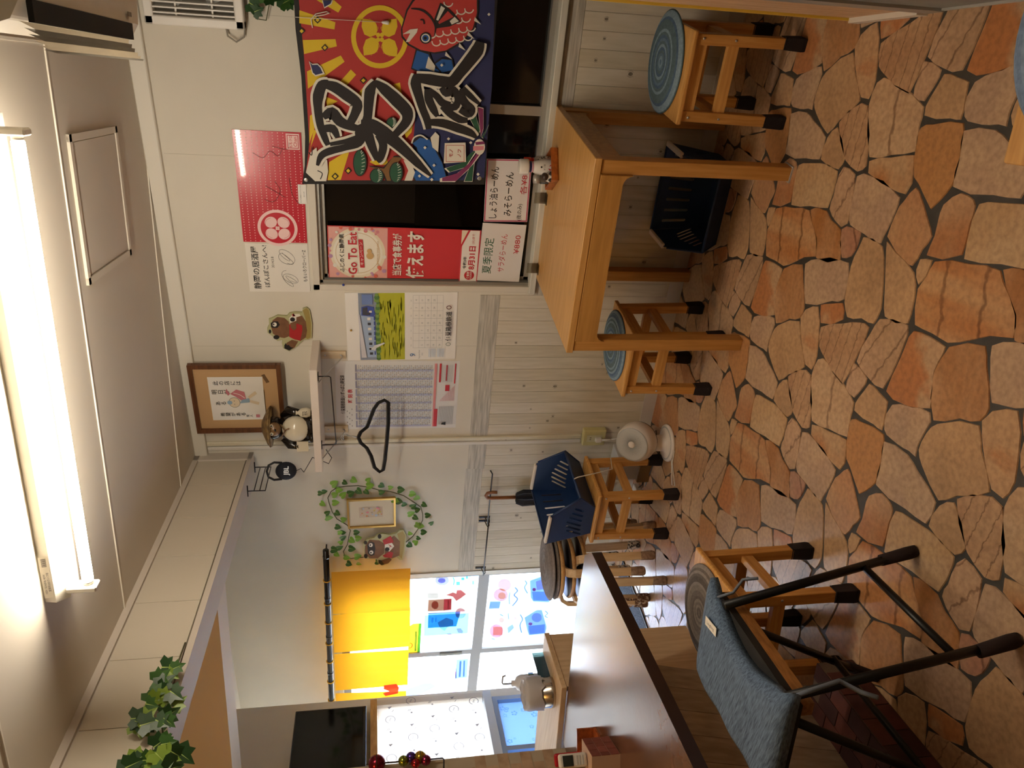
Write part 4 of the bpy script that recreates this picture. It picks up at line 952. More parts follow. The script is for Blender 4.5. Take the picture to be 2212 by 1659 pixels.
# waves, pine, ribbon
ol([(1255, 760), (1330, 700), (1430, 720), (1500, 850), (1560, 960), (1600, 1100), (1540, 1145), (1290, 1145), (1240, 1050), (1330, 1030), (1300, 800)], BK, BL, 1, B2)
P.stroke(bx([(1245, 760), (1270, 700), (1340, 675), (1410, 720)], B2), .006, CW); P.poly(bx([(1440, 700), (1490, 640), (1530, 680), (1520, 850), (1460, 800)], B2), CW); P.poly(bx([(1160, 930), (1240, 960), (1280, 1060), (1250, 1145), (1170, 1145), (1210, 1040)], B2), CW)
P.poly(bx([(150, 1060), (200, 850), (260, 800), (270, 900), (370, 930), (380, 1050), (360, 1150), (245, 1150)], B2), CW); P.stroke(bx([(270, 1040), (320, 1070), (300, 1130)], B2), .004, BK); P.stroke(bx([(180, 850), (210, 880), (215, 800)], B2), .004, BK)
ol([(810, 1000), (960, 1020), (1050, 900), (1150, 905), (1080, 980), (1010, 1050), (1030, 1145), (990, 1145), (960, 1070)], BK, INK_BR, 1, B2)
GRN = ink('pine', '#1f5238', .7)
for cx, cy, rx, ry in ((715, 960, 62, 130), (890, 1095, 65, 70), (1090, 1060, 62, 100), (1045, 540, 48, 48)):
    ell(B2, cx-6, cy, rx+10, ry+10, BK, 20); ell(B2, cx-6, cy, rx, ry, GRN, 20)
    for k in range(9):
        t = -1.3+k*.33; P.stroke(bx([(cx+rx*.2*math.cos(t), cy+ry*.9*math.sin(t)*.95), (cx+rx*.75*math.cos(t), cy+ry*.95*math.sin(t)-12)], B2), .0022, CW)
PL = ink('ribbon_plum', '#7c2a58', .7)
for L, m in (([(1850, 500), (1900, 440), (1950, 620), (1930, 660)], GRN), ([(1930, 380), (1985, 395), (1985, 600), (1960, 680)], PL), ([(2040, 560), (1985, 700), (1970, 690)], GRN), ([(1600, 1010), (1750, 960), (1860, 850), (1910, 830), (1800, 1000), (1640, 1050)], GRN), ([(1560, 1110), (1720, 1060), (1860, 940), (1930, 840), (1950, 860), (1850, 1000), (1700, 1145), (1560, 1145)], PL), ([(1790, 1145), (1840, 1010), (1890, 960), (1870, 1145)], GRN)):
    cx = sum(a for a, b in L)/len(L); cy = sum(b for a, b in L)/len(L)
    P.poly(bx([(cx+(a-cx)*1.12, cy+(b-cy)*1.06) for a, b in L], B2), CW); P.poly(bx(L, B2), m)
ell(B2, 1945, 790, 58, 82, CW, 16); P.poly(bx([(1900, 740), (1990, 730), (2000, 760), (1910, 770)], B2), PL); P.poly(bx([(1880, 780), (1990, 780), (1990, 820), (1880, 830)], B2), INK_PK)
for f, cx, cy in ((B2, 1382, 797), (B2, 1475, 980), (B2, 1325, 1090), (B2, 1452, 1127), (B2, 1855, 745), (B2, 1930, 1072), (B1, 2042, 140), (B1, 1555, 665), (B2, 1625, 705)): P.poly([bp.ab(*f(cx+a, cy+b)) for a, b in ((-17, 0), (0, -17), (17, 0), (0, 17))], CW)
# brush characters: cream halo, then black strokes
GL = [([(390, 120), (320, 150), (280, 260), (275, 380), (300, 560), (350, 700), (380, 770)], [50, 100, 110, 85, 80, 70, 50]),
 ([(340, 140), (450, 170), (570, 250), (680, 340), (660, 440), (610, 540)], [70, 110, 120, 110, 90, 80]),
 ([(330, 480), (420, 430), (500, 520), (600, 570), (700, 600)], [60, 110, 110, 90, 60]), ([(330, 600), (430, 600), (480, 690)], [70, 90, 50]), ([(400, 760), (560, 730), (700, 690)], [40, 50, 70]),
 ([(690, 560), (720, 640), (690, 740), (560, 790), (400, 830), (310, 880), (270, 980)], [90, 130, 100, 70, 80, 70, 30]),
 ([(870, 110), (815, 210), (800, 330), (790, 470), (770, 580), (800, 680), (840, 800), (890, 920)], [40, 110, 100, 90, 110, 110, 90, 60]),
 ([(860, 110), (960, 190), (1080, 300), (1190, 420), (1190, 520), (1110, 620), (1050, 680)], [40, 110, 130, 130, 100, 80, 70]),
 ([(720, 540), (830, 560), (950, 640), (1080, 740), (1200, 850), (1310, 960), (1440, 1085)], [70, 130, 150, 130, 110, 90, 25]), ([(900, 660), (950, 770), (920, 900), (890, 940)], [80, 90, 80, 40])]
G_2 = [([(1300, 40), (1285, 130), (1320, 270), (1360, 400), (1400, 500), (1420, 600)], [70, 110, 90, 80, 80, 60]), ([(1290, 70), (1430, 90), (1560, 110), (1660, 110), (1740, 20), (1830, -90), (1920, -210), (1950, -300)], [80, 110, 110, 110, 110, 120, 130, 90]),
 ([(1400, 530), (1560, 540), (1720, 590), (1850, 640), (1910, 690)], [60, 90, 95, 80, 30]), ([(1410, 190), (1420, 290), (1470, 400), (1510, 470)], [70, 90, 80, 40]), ([(1420, 200), (1500, 260), (1560, 330), (1640, 360)], [60, 70, 80, 80]),
 ([(1550, 170), (1600, 230), (1680, 200), (1720, 290), (1690, 370), (1580, 370)], [60, 80, 80, 70, 80, 60]), ([(1770, 190), (1760, 260), (1800, 340), (1860, 400), (1830, 450), (1740, 400)], [60, 80, 90, 90, 70, 60]), ([(1770, 180), (1850, 260), (1940, 340)], [60, 60, 30]), ([(1560, 360), (1640, 440), (1740, 500), (1820, 510)], [70, 80, 80, 50])]
px2m = abs(ab2(0, 0)[0]-ab2(0, 1000)[0])/1000
for grp in (GL, G_2):
    for pts, ws in grp: P.stroke(bx(pts, B2), [(w+62)*px2m*.92 for w in ws], CW)
    P.nxt()
    for pts, ws in grp: P.stroke(bx(pts, B2), [w*px2m for w in ws], BK)
    P.nxt()
P.poly(bx([(1585, 745), (1800, 740), (1805, 940), (1575, 955)], B2), CW)
a0, b0 = ab2(1690, 850); s_ = px2m*1.0
for (x0, y0, x1, y1) in ((1600, 765, 1785, 770), (1600, 935, 1785, 940), (1597, 765, 1602, 940), (1783, 765, 1788, 940)): P.poly(bx([(x0, y0), (x1, y0), (x1, y1), (x0, y1)], B2), CR)
c1, c2 = ab2(1650, 850), ab2(1735, 850)
P.text('モノ', c1[0], c1[1], .019, CR, bold=.02); P.text('ノフ', c2[0], c2[1], .019, CR, bold=.02)
P.build('banner_print', ban)
EYE = mat('eyelet', '#c9c7c0', .3, .9)
for f, a, b in ((B2, 150, 1145), (B2, 1950, 1130)):
    c = bp.p(*bp.ab(*f(a, b)), .0015); MB().lathe(c, [(.004, 0), (.008, 0), (.009, .001), (.008, .002), (.004, .002)], 14, 0, (bp.r, bp.u, bp.n)).build('eyelet', EYE, ban)
# pull cord of the blind in front of it
pc0, pc1 = PW(638, 37, YW-.055), PW(825, 48, YW-.06)
pcd = tag(MB().tube([pc0, (pc0+pc1)/2, pc1], .0012, 5).build('pull_cord', mat('cord_white', '#e3ddd0', .7)), 'thin white pull cord with a small knob hanging in front of the banner', 'cord')
MB().lathe(pc1-ZA*.028, [(.0, 0), (.007, .002), (.0075, .01), (.005, .026), (.001, .03)], 12).build('knob', WHT, pcd)
MB().tube([PW(675, 60, YW-.052), PW(672, 42, YW-.055), PW(682, 30, YW-.058), PW(705, 25, YW-.058), PW(712, 28, YW-.056), PW(700, 32, YW-.055), PW(680, 35, YW-.054)], .0022, 5).build('cord_loop', MATS['cord_white'], pcd)

# ---- red dotted folder sheet and signed board above the window
pl, w, h = quad((526, 523), (501, 279), (650, 286), (664, 523)); RED = mat('folder_red', '#c22a3a', .22, coat=.3)
rp = sheet('red_poster', pl, w, h, .003, RED, 'glossy red sheet with white dots and a round petal crest above the window', 'poster')
P = Print(pl, .0033); PW_K = ink('pinkwhite', '#eec9c4', .4)
nx, nz = 40, 13
for i in range(nx):
    for j in range(nz):
        a, b = (i+.5+(.0 if j % 2 else .0))*w/nx, (j+.5)*h/nz
        if a < .12 and abs(b-h*.45) < .105 and math.hypot(a-.07, b-h*.45) < .095: continue
        if a > w-.075 and b < .06: continue
        P.disc(a, b, .0021, PW_K, 6, layer=False)
P.disc(.068, h*.45, .085, PW_K, 40); P.disc(.068, h*.45, .072, RED, 40)
for sx in (-1, 1):
    for sy in (-1, 1):
        P.disc(.068+sx*.027, h*.45+sy*.027, .025, PW_K, 18, .027, .78*sx*sy); P.stroke([(.068+sx*.012, h*.45+sy*.05), (.068+sx*.035, h*.45+sy*.046), (.068+sx*.048, h*.45+sy*.025)], .0012, RED)
for t in range(4): P.disc(.068+.006*math.cos(t*1.571+.78), h*.45+.006*math.sin(t*1.571+.78), .005, PW_K, 8)
P.rect(w-.072, .008, w-.006, .062, PW_K); P.rect(w-.067, .012, w-.011, .058, RED); P.rect(w-.064, .015, w-.014, .055, PW_K)
P.text('ももクロ', w-.039, .043, .013, INK_R, bold=.02); P.text('Chan', w-.039, .026, .02, INK_R, bold=.01)
for L in ([(.28, .12), (.24, .1), (.19, .13), (.2, .17)], [(.26, .16), (.21, .08)], [(.3, .06), (.22, .05), (.18, .02)], [(.4, .2), (.38, .16), (.41, .13), (.39, .1), (.42, .08)], [(.43, .12), (.42, .06), (.45, .05)]): P.stroke(L, .0014, K_)
P.build('dots', rp)
pl2_, w2_, h2_ = quad((645, 441), (643, 398), (661, 399), (663, 440), YW-.004)
lb = sheet('price_label', pl2_, w2_, h2_, .0006, PAPERW, None, None, parent=rp); P = Print(pl2_, .0008); P.text('ももクロ限定クリアファイル', w2_/2, h2_*.7, .006, K_); P.text('2014 LIVE', w2_/2, h2_*.3, .006, K_); P.build('lettering', lb)
pl, w, h = quad((540, 630), (529, 525), (664, 526), (671, 629))
sk = sheet('signed_board', pl, w, h, .003, PAPER, 'white square board with black brush lettering and two signatures', 'board')
P = Print(pl, .0033)
P.text('静岡の居酒屋', w*.5, h*.86, .034, K_, bold=.012, w=w*.88); P.text('ぽんぽこさんへ!', w*.53, h*.70, .026, K_, bold=.01, w=w*.86); P.text('2014.5.8', w*.62, h*.585, .016, K_)
P.text('ももいろクローバーZ', w*.55, h*.07, .02, K_, bold=.006, w=w*.66)
for cx, cy, sd in ((.27, .33, 1), (.72, .36, 5)):
    rnd = random.Random(sd); pts = []
    for k in range(40):
        t = k*.42; pts.append((w*cx+.034*math.cos(t)*(1-.01*k)+.012*math.sin(t*.37+sd), h*cy+.026*math.sin(t*1.13)+.012*math.cos(t*.7)))
    P.stroke(pts, .0013, K_)
P.build('lettering', sk)
# ---- window posters
YP = YW+.03
pl, w, h = quad((711, 602), (706, 487), (1040, 497), (1030, 607), YP)
gp = sheet('campaign_poster', pl, w, h, .0015, mat('poster_red', '#c9353a', .45), 'tall red and cream meal coupon campaign poster on the window', 'poster')
P = Print(pl, .0018); CRM = ink('cream', '#e9dcc0'); PKP = ink('posterpink', '#e3a79c'); GLD = ink('gold', '#cba46a'); HT = h*.615
P.rect(.004, HT, w-.004, h-.004, PKP); P.disc(w/2, HT+(h-HT)/2, .125, CRM, 40, .125); P.disc(w/2, HT+(h-HT)/2, .112, ink('ivory', '#f0e8d6'), 40)
P.stroke([(w/2+.1*math.cos(t), HT+(h-HT)/2+.1*math.sin(t)) for t in [6.2832*i/40 for i in range(41)]], .002, GLD)
rnd = random.Random(2)
for k in range(46):
    t = rnd.uniform(0, 6.28); a, b = w/2+math.cos(t)*rnd.uniform(.108, .15), HT+(h-HT)/2+math.sin(t)*rnd.uniform(.108, .16)
    if .008 < a < w-.008 and HT+.008 < b < h-.008: P.disc(a, b, rnd.uniform(.005, .011), (INK_PK, ink('coral', '#d96a58'), INK_W, ink('mauve', '#b98fb2'))[k % 4], 7)
cy = HT+(h-HT)/2
P.text('ふじのくに静岡県', w/2, cy+.072, .024, K_, bold=.01, w=w*.72)
P.text('Go To Eat', w/2, cy+.025, .058, INK_W, bold=.06, w=w*.84); P.text('Go To Eat', w/2, cy+.025, .055, INK_R, bold=.025, w=w*.80)
P.poly([(w/2-.07, cy-.03), (w/2+.07, cy-.022), (w/2+.07, cy-.002), (w/2-.07, cy-.01)], INK_R); P.text('キャンペーン', w/2, cy-.016, .017, INK_W, bold=.01, w=.115, rot=.05)
P.text('FUJINOKUNI SHIZUOKA', w/2, cy-.09, .012, GLD, w=.13); P.disc(w/2-.01, cy-.055, .017, GLD, 12); P.disc(w/2+.014, cy-.052, .011, GLD, 10)
P.text('当店で食事券が', w/2, HT-.045, .045, INK_W, bold=.022, w=w*.80); P.text('使えます', w/2, HT-.13, .085, INK_W, bold=.03, w=w*.9)
P.rect(0, .0, w, .085, ink('posterwhite', '#ede7de')); P.rect(0, 0, w, .006, INK_R); P.rect(0, .085, w, .09, ink('rose', '#d8525a')); P.poly([(w, .09), (w, .05), (w-.09, .09)], INK_R); P.poly([(w, .09), (w, .06), (w-.07, .09)], CRM)
P.disc(.035, .042, .024, INK_R, 20); P.text('食事券', .035, .048, .013, INK_W, bold=.02); P.text('利用期限', .035, .034, .011, INK_W)
P.text('令和3年', .1, .067, .018, K_, bold=.02); P.text('8月31日', .125, .035, .035, INK_R, bold=.03, w=.12); P.text('(火)まで', .222, .034, .014, INK_R)
P.build('poster_print', gp)
def a4(TL, TR, BR, BL, label):
    pl, w, h = quad(TL, TR, BR, BL, YP-.012)
    return sheet('menu_sheet', pl, w, h, .0012, mat('sheet_white', '#e2ddd8', .35), label, 'sign', 'handwritten menu sheets'), pl, w, h
o, pl, w, h = a4((1044, 477), (1052, 341), (1149, 346), (1139, 481), 'white handwritten menu sheet with red border for soy and miso ramen')
P = Print(pl, .0014); t = .005; RB = ink('border_red', '#b4315a')
for r in ((.002, .002, w-.002, .002+t), (.002, h-t-.002, w-.002, h-.002), (.002, .002, .002+t, h-.002), (w-t-.002, .002, w-.002, h-.002)): P.rect(*r, RB)
P.text('しょう油らーめん', w*.47, h*.80, .042, K_, bold=.006, w=w*.82); P.text('みそらーめん', w*.45, h*.47, .042, K_, bold=.006, w=w*.70); P.text('(夜のみ)', w*.16, h*.2, .024, K_, w=.08); P.text('各¥880', w*.68, h*.14, .034, INK_R, w=w*.46)
P.build('lettering', o)
o, pl, w, h = a4((1031, 604), (1042, 481), (1138, 486), (1120, 610), 'white handwritten menu sheet for the summer salad ramen')
P = Print(pl, .0014); P.text('夏季限定', w*.44, h*.8, .048, INK_G, bold=.004, w=w*.62); P.text('サラダらーめん', w*.5, h*.47, .036, INK_R, w=w*.66); P.text('¥880', w*.66, h*.16, .036, INK_R, w=w*.32)
P.build('lettering', o)
# smoky acrylic board behind the sheets
ap = tag(MB().xbox(-1.66, -1.09, YW+.045, YW+.049, .82, 1.34).build('acrylic_panel', pane_mat('smoke_acrylic', '#6b625c', .9, .03, 1.0)), 'clear smoky acrylic sheet standing against the black window pane', 'panel')

# ---- calendar and timetable
pl, w, h = quad((753, 776), (743, 630), (990, 632), (982, 776))
cal = sheet('wall_calendar', pl, w, h, .004, PAPERW, 'wall calendar with a blue train in a yellow rice field', 'calendar')
P = Print(pl, .0043); ph0, ph1 = h*.475, h*.885
P.rect(0, ph1+.004, w, h, PAPERW); P.rect(.002, ph0, w-.002, ph1, ink('photo_sky', '#8d96a6')); P.rect(.002, ph0, w-.002, ph0+(ph1-ph0)*.58, ink('rice', '#b2b320'))
rnd = random.Random(4); R2 = ink('rice2', '#c4c436'); R3 = ink('rice3', '#8f9a1c'); TG = ink('treegreen', '#4f7a3a')
for k in range(60):
    a, b = rnd.uniform(.01, w-.06), rnd.uniform(ph0+.005, ph0+(ph1-ph0)*.54); P.stroke([(a, b), (a+rnd.uniform(.02, .05), b+rnd.uniform(-.004, .004))], .003, (R2, R3)[k % 2], layer=False)
P.nxt(); zt_ = ph0+(ph1-ph0)*.58
for k in range(26): P.disc(.01+k*(w-.02)/25, zt_+rnd.uniform(0, .006), rnd.uniform(.008, .014), (TG, ink('treegreen2', '#7a9a48'))[k % 2], 8)
TR1 = ink('train', '#9fb2cc'); TR2 = ink('trainblue', '#3f52a0'); GLS = ink('trainglass', '#3f4048')
P.poly([(.02, zt_+.012), (w*.78, zt_+.02), (w*.8, zt_+.07), (w*.72, zt_+.083), (.02, zt_+.055)], TR1); P.poly([(w*.66, zt_+.02), (w*.80, zt_+.02), (w*.82, zt_+.05), (w*.8, zt_+.078), (w*.68, zt_+.08)], TR2); P.poly([(w*.68, zt_+.05), (w*.80, zt_+.05), (w*.79, zt_+.073), (w*.69, zt_+.074)], GLS); P.rect(w*.72, zt_+.03, w*.75, zt_+.043, INK_W)
for k in range(9): a = .035+k*.028; P.rect(a, zt_+.03+k*.001, a+.014, zt_+.045+k*.001, (GLS, INK_W)[k % 2]); P.rect(a, zt_+.016, a+.02, zt_+.022, TR2)
P.poly([(.02, zt_+.06), (w*.7, zt_+.088), (w*.7, zt_+.095), (.02, zt_+.085)], ink('haze', '#cfcdd2')); P.rect(w-.06, zt_+.025, w-.006, zt_+.075, ink('bluesign', '#6d84b8'))
P.poly([(.06, zt_+.02), (.075, zt_+.012), (.1, zt_-.03), (.105, zt_-.025), (.09, zt_+.02), (.07, zt_+.04)], ink('heron', '#d9dad8')); P.disc(.07, zt_+.042, .006, K_, 8)
gx0, gx1, gz0, gz1 = w*.19, w-.012, h*.13, h*.40
for k in range(8): a = gx0+(gx1-gx0)*k/7; P.rect(a-.0004, gz0, a+.0004, gz1, INK_GR, False)
for k in range(6): b = gz0+(gz1-gz0)*k/5; P.rect(gx0, b-.0004, gx1, b+.0004, INK_GR, False)
day = -2
for r in range(5):
    for c in range(7):
        d = day+r*7+c
        n = {True: d}.get(1 <= d <= 30)
        if n: P.text(str(n), gx0+(c+.4)*(gx1-gx0)/7, gz1-(r+.5)*(gz1-gz0)/5, .013, INK_GR)
for c, t in enumerate(('SUN', 'MON', 'TUE', 'WED', 'THU', 'FRI', 'SAT')): P.text(t, gx0+(c+.4)*(gx1-gx0)/7, gz1+.01, .006, INK_GR)
P.text('9', w*.09, h*.405, .04, INK_B, rot=-.1); P.text('September', w*.1, h*.345, .012, INK_GR); P.text('2021', w*.1, h*.315, .009, INK_GR)
for k in range(6): P.rect(.02, h*.25-k*.006, .07, h*.25-k*.006+.002, INK_LB); P.rect(.02, h*.17-k*.006, .07, h*.17-k*.006+.002, INK_LB)
P.text('伊豆箱根鉄道', w*.52, h*.075, .032, K_, bold=.015, w=w*.44); P.stroke([(w*.25+.009*math.cos(t), h*.075+.011*math.sin(t)) for t in [6.2832*i/14 for i in range(15)]], .0022, INK_G); P.stroke([(w*.8+.009*math.cos(t), h*.078+.011*math.sin(t)) for t in [6.2832*i/14 for i in range(15)]], .004, ink('maroon', '#6a3a34'))
P.build('calendar_print', cal); pin(Plane2(pl.p(0, 0, .004), pl.r, pl.u), w*.47, h-.022, mat('brass', '#c79a3a', .3, .8), cal)
pl, w, h = quad((727, 928), (724, 780), (993, 779), (985, 922))
tt = sheet('timetable_poster', pl, w, h, .0015, mat('tt_paper', '#dcdad6', .45), 'large white train timetable in fine print beside the calendar', 'poster')
P = Print(pl, .0018); LV = ink('lavender', '#b3b4cc')
P.text('伊豆箱根鉄道(いずっぱこ)駿豆線', w*.52, h*.945, .024, K_, bold=.015, w=w*.56); P.text('時 刻 表', w*.5, h*.885, .026, INK_R, bold=.03, w=w*.2)
for k in range(10): P.rect(w*.04+k*.012, h*.87+(k % 3)*.012, w*.04+k*.012+.008, h*.87+(k % 3)*.012+.004, INK_GR)
for k in range(8): b0 = w*.03+k*w*.118; P.rect(b0, h*.215, b0+.012, h*.83, LV); P.rect(b0, h*.83, b0+w*.1, h*.842, ink('tthead', '#9a9ab0'))
for k in range(36):
    a = w*.03+.013+k*(w*.94-.02)/36
    for j in range(40):
        b = h*.225+j*h*.6/40
        if (k*7+j*3) % 11: P.rect(a, b, a+.006, b+.0035, INK_GR if (k+j) % 3 else INK_LB, False)
P.nxt(); P.rect(w*.03, h*.185, w*.97, h*.205, ink('ttred2', '#d98c8c')); P.rect(w*.03, h*.165, w*.3, h*.195, INK_R); P.rect(w*.68, h*.03, w*.97, h*.04, INK_R); P.rect(w*.7, h*.15, w*.97, h*.165, INK_R); P.rect(w*.72, h*.10, w*.95, h*.11, INK_R)
for k in range(18): P.rect(w*.06, h*.15-k*h*.007, w*(.34-.0*k), h*.152-k*h*.007, INK_GR, False); P.rect(w*.42, h*.15-k*h*.007, w*(.42+.013*(k+1)), h*.152-k*h*.007, INK_PK, False); P.rect(w*.7, h*.14-k*h*.005, w*.95, h*.141-k*h*.005, INK_GR, False)
P.rect(w*.57, h*.075, w*.66, h*.11, INK_R); P.poly([(w*.05, h*.09), (w*.1, h*.09), (w*.09, h*.12), (w*.06, h*.13)], K_)
P.build('timetable_print', tt)

# ---- wooden cut-out raccoon dogs
TB, TBL, TRD, TGR = mat('tan_brown', '#7e5638', .6, var=.2, scale=40), ink('tan_black', '#191516', .6), ink('tan_red', '#b02026', .6), mat('tan_green', '#b3b184', .6)
def cut(name, f, base, layers, Y, label, th=.012):
    pl = Plane2((0, Y, 0), XA, ZA)
    o = MB().prism([pl.p(*pl.ab(*f(a, b))) for a, b in base], pl.n*th, 0, 0).build(name, TGR, None, pl.p(*pl.ab(*f(*base[0])))); tag(o, label, 'ornament', 'wooden raccoon dog cut-outs')
    P = Print(pl, th+.0004)
    for L, m in layers:
        if isinstance(L, tuple): cx, cy, rx, ry = L; P.poly([pl.ab(*f(cx+rx*math.cos(t), cy+ry*math.sin(t))) for t in [6.2832*i/20 for i in range(20)]], m)
        else: P.poly([pl.ab(*f(a, b)) for a, b in L], m)
    P.build('painting', o); return o
f1 = lambda a, b: (560+a/7.32, 640+b/7.32)
cut('raccoon_cutout', f1, [(200, 330), (290, 285), (440, 295), (480, 250), (560, 235), (680, 240), (690, 180), (750, 160), (800, 200), (840, 420), (830, 640), (790, 665), (700, 670), (600, 770), (480, 850), (380, 800), (360, 720), (375, 670), (290, 685), (210, 610), (135, 555), (130, 490), (160, 430), (155, 345)],
 [([(690, 200), (750, 165), (790, 205), (825, 420), (815, 630), (770, 655), (740, 640), (760, 500), (730, 330)], ink('tan_olive', '#a08c4c')), ([(470, 330), (540, 260), (640, 260), (660, 300), (600, 420), (500, 420)], INK_W), ([(590, 310), (680, 285), (740, 380), (760, 520), (740, 630), (650, 690), (600, 640), (590, 450)], TB), ([(190, 460), (215, 360), (290, 305), (400, 320), (470, 380), (490, 500), (480, 610), (400, 640), (300, 620), (220, 570)], TB),
  ([(185, 400), (230, 375), (300, 375), (330, 430), (290, 480), (220, 480), (190, 465)], TBL), ((248, 425, 33, 33), INK_W), ((232, 422, 13, 13), TBL), ((175, 535, 20, 32), TBL), ((275, 625, 48, 34), TBL), ([(480, 420), (590, 405), (680, 440), (685, 520), (650, 680), (560, 660), (480, 620)], TRD), ([(495, 400), (590, 365), (590, 490), (550, 520), (500, 470)], TB), ((530, 345, 40, 34), TBL),
  ([(545, 250), (530, 300), (575, 290), (530, 290), (520, 265)], TRD), ([(440, 710), (520, 665), (620, 690), (560, 790), (470, 830), (410, 780)], TB), ([(425, 715), (440, 750), (470, 745), (500, 780), (545, 790), (480, 835), (400, 800), (400, 750)], TBL)], YW-.001, 'wooden cut-out raccoon dog in a red apron on the wall beside the window')
f2 = lambda a, b: (690+a/3.966, 1010+b/3.966)
cut('raccoon_cutout', f2, [(375, 640), (400, 605), (470, 590), (495, 565), (540, 555), (600, 565), (660, 550), (690, 525), (720, 525), (745, 570), (735, 680), (715, 780), (690, 780), (660, 755), (620, 770), (590, 810), (540, 828), (500, 805), (490, 770), (410, 770), (380, 755), (385, 720), (378, 680)],
 [([(665, 555), (715, 530), (735, 570), (722, 690), (705, 770), (680, 745), (690, 640)], ink('tan_olive', '#a08c4c')), ([(560, 620), (640, 570), (690, 620), (685, 740), (620, 765), (560, 740)], TB), ([(390, 660), (430, 605), (510, 610), (560, 640), (555, 720), (500, 765), (430, 765), (390, 720)], TB), ((395, 630, 14, 16), TBL), ((397, 745, 16, 20), TBL), ([(410, 650), (440, 620), (470, 630), (480, 680), (470, 735), (440, 745), (415, 720)], TBL), ((440, 650, 17, 17), INK_W), ((445, 713, 17, 17), INK_W), ((436, 650, 7, 7), TBL), ((441, 715, 7, 7), TBL),
  ([(540, 610), (610, 570), (635, 620), (600, 660), (560, 660)], TRD), ([(540, 740), (600, 705), (632, 715), (620, 760), (560, 755)], TRD), ([(560, 645), (620, 630), (640, 660), (600, 705), (560, 690)], INK_W), ([(585, 640), (605, 660), (590, 680), (612, 662), (630, 672), (608, 652)], TRD), ((580, 685, 20, 17), TBL), ((515, 575, 16, 20), TBL), ([(530, 780), (600, 755), (620, 775), (590, 805), (550, 815)], TB), ([(505, 775), (530, 780), (555, 815), (530, 822), (505, 800)], TBL)], YB-.03, 'wooden cut-out raccoon dog with red jacket inside the leaf garland')
# ================================================================== SHELF, ORNAMENTS, SMALL THINGS ON THE WALL
SHW = mat('shelf_white', '#e0d5c8', .45)
shx0, shx1, shy, shz = -2.59, -1.987, 3.10, 1.822
sh = thing('wall_shelf', ((shx0+shx1)/2, shy+.13, 1.785), 'white wall shelf on wire brackets above the timetable', 'shelf')
MB().xbox(shx0, shx1, shy, YW-.001, shz-.036, shz).build('board', SHW, sh, bevel=.002)
CLT = wood('cleat', '#d8c4a2', '#c6ae88', .5, 'z', 5); WIRE = mat('wire_steel', '#b9b7b2', .3, .8)
for X in (-2.065, -2.52):
    c = MB().xbox(X-.02, X+.02, YW-.012, YW-.001, 1.665, shz-.038).build('cleat', CLT, sh)
    for Z in (1.69, 1.765): MB().cyl((X, YW-.012, Z), (X, YW-.0135, Z), .004, 10).build('screw', SCR, c)
    MB().tube([(X, YW-.013, 1.685), (X, YW-.03, 1.68), (X-.01, shy+.05, shz-.045), (X-.01, shy+.035, shz-.038)], .003, 6).build('brace', WIRE, sh)
BW = mat('black_wire', '#15100f', .4)
rk = thing('wire_rail', (-2.23, shy+.02, 1.70), 'black wire rail hanging under the front of the white shelf', 'rail')
MB().tube([(-2.03, shy+.015, shz-.037), (-2.03, shy+.015, 1.735), (-2.035, shy+.015, 1.728), (-2.425, shy+.015, 1.715), (-2.43, shy+.015, 1.722), (-2.43, shy+.015, shz-.037)], .0028, 6).build('rail', BW, rk)
for X in (-2.03, -2.43): MB().xbox(X-.02, X+.02, shy+.005, shy+.025, shz-.04, shz-.036).build('clip', BW, rk)
# ---- ceramic raccoon dog figure
tn = thing('raccoon_statue', (-2.40, 3.23, shz), 'glazed ceramic raccoon dog with straw hat and white belly on the wall shelf', 'figurine')
GLB = mat('glaze_black', '#1b1512', .15, var=.4, scale=30); GLW = mat('glaze_white', '#d6cdb6', .15, var=.05, scale=10); GLT = mat('glaze_tan', '#8d6b45', .3, col2='#5c4329', scale=25); HAT = mat('straw_hat', '#8d7142', .6, col2='#4f3a20', scale=40)
fdir = Vector((.42, -.9, 0)).normalized(); side = ZA.cross(fdir); ax = (side, fdir, ZA); c = Vector((-2.405, 3.235, shz))
MB().lathe(c, [(.0, 0), (.075, .0), (.082, .02), (.088, .07), (.082, .115), (.06, .15), (.045, .165), (0, .17)], 20, 0, (side, fdir*.85, ZA)).build('body', GLB, tn)
MB().ell(c+fdir*.04+ZA*.085, (.066, .05, .07), 18, 12, 0, ax).build('belly', GLW, tn)
MB().ell(c+fdir*.015+ZA*.195, (.058, .052, .05), 18, 12, 0, ax).build('head', GLB, tn)
hd_ = MB().ell(c+fdir*.045+ZA*.19, (.038, .03, .033), 14, 10, 0, ax).build('face', GLT, tn)
for s_ in (-1, 1):
    e = c+fdir*.07+side*(s_*.02)+ZA*.2; MB().ell(e, (.0085, .006, .0085), 10, 8, 0, ax).build('eye', GLW, hd_); MB().ell(e+fdir*.005, (.0042, .003, .0042), 8, 6, 0, ax).build('pupil', GLB, hd_)
MB().ell(c+fdir*.078+ZA*.183, (.007, .006, .005), 8, 6, 0, ax).build('nose', GLB, hd_)
MB().lathe(c+ZA*.215-fdir*.012, [(.102, -.004), (.105, .0), (.09, .012), (.055, .03), (.03, .042), (0, .047), (0, .04), (.05, .022), (.1, -.008)], 24, 0, (side, fdir, (ZA*.96-fdir*.28).normalized())).build('hat', HAT, tn)
MB().tube([c+side*.055+ZA*.15, c+side*.088+ZA*.12+fdir*.02, c+side*.08+ZA*.07+fdir*.055], [.02, .022, .017], 10).build('arm', GLB, tn); MB().tube([c-side*.055+ZA*.15, c-side*.092+ZA*.12, c-side*.09+ZA*.07+fdir*.04], [.02, .022, .017], 10).build('arm', GLB, tn)
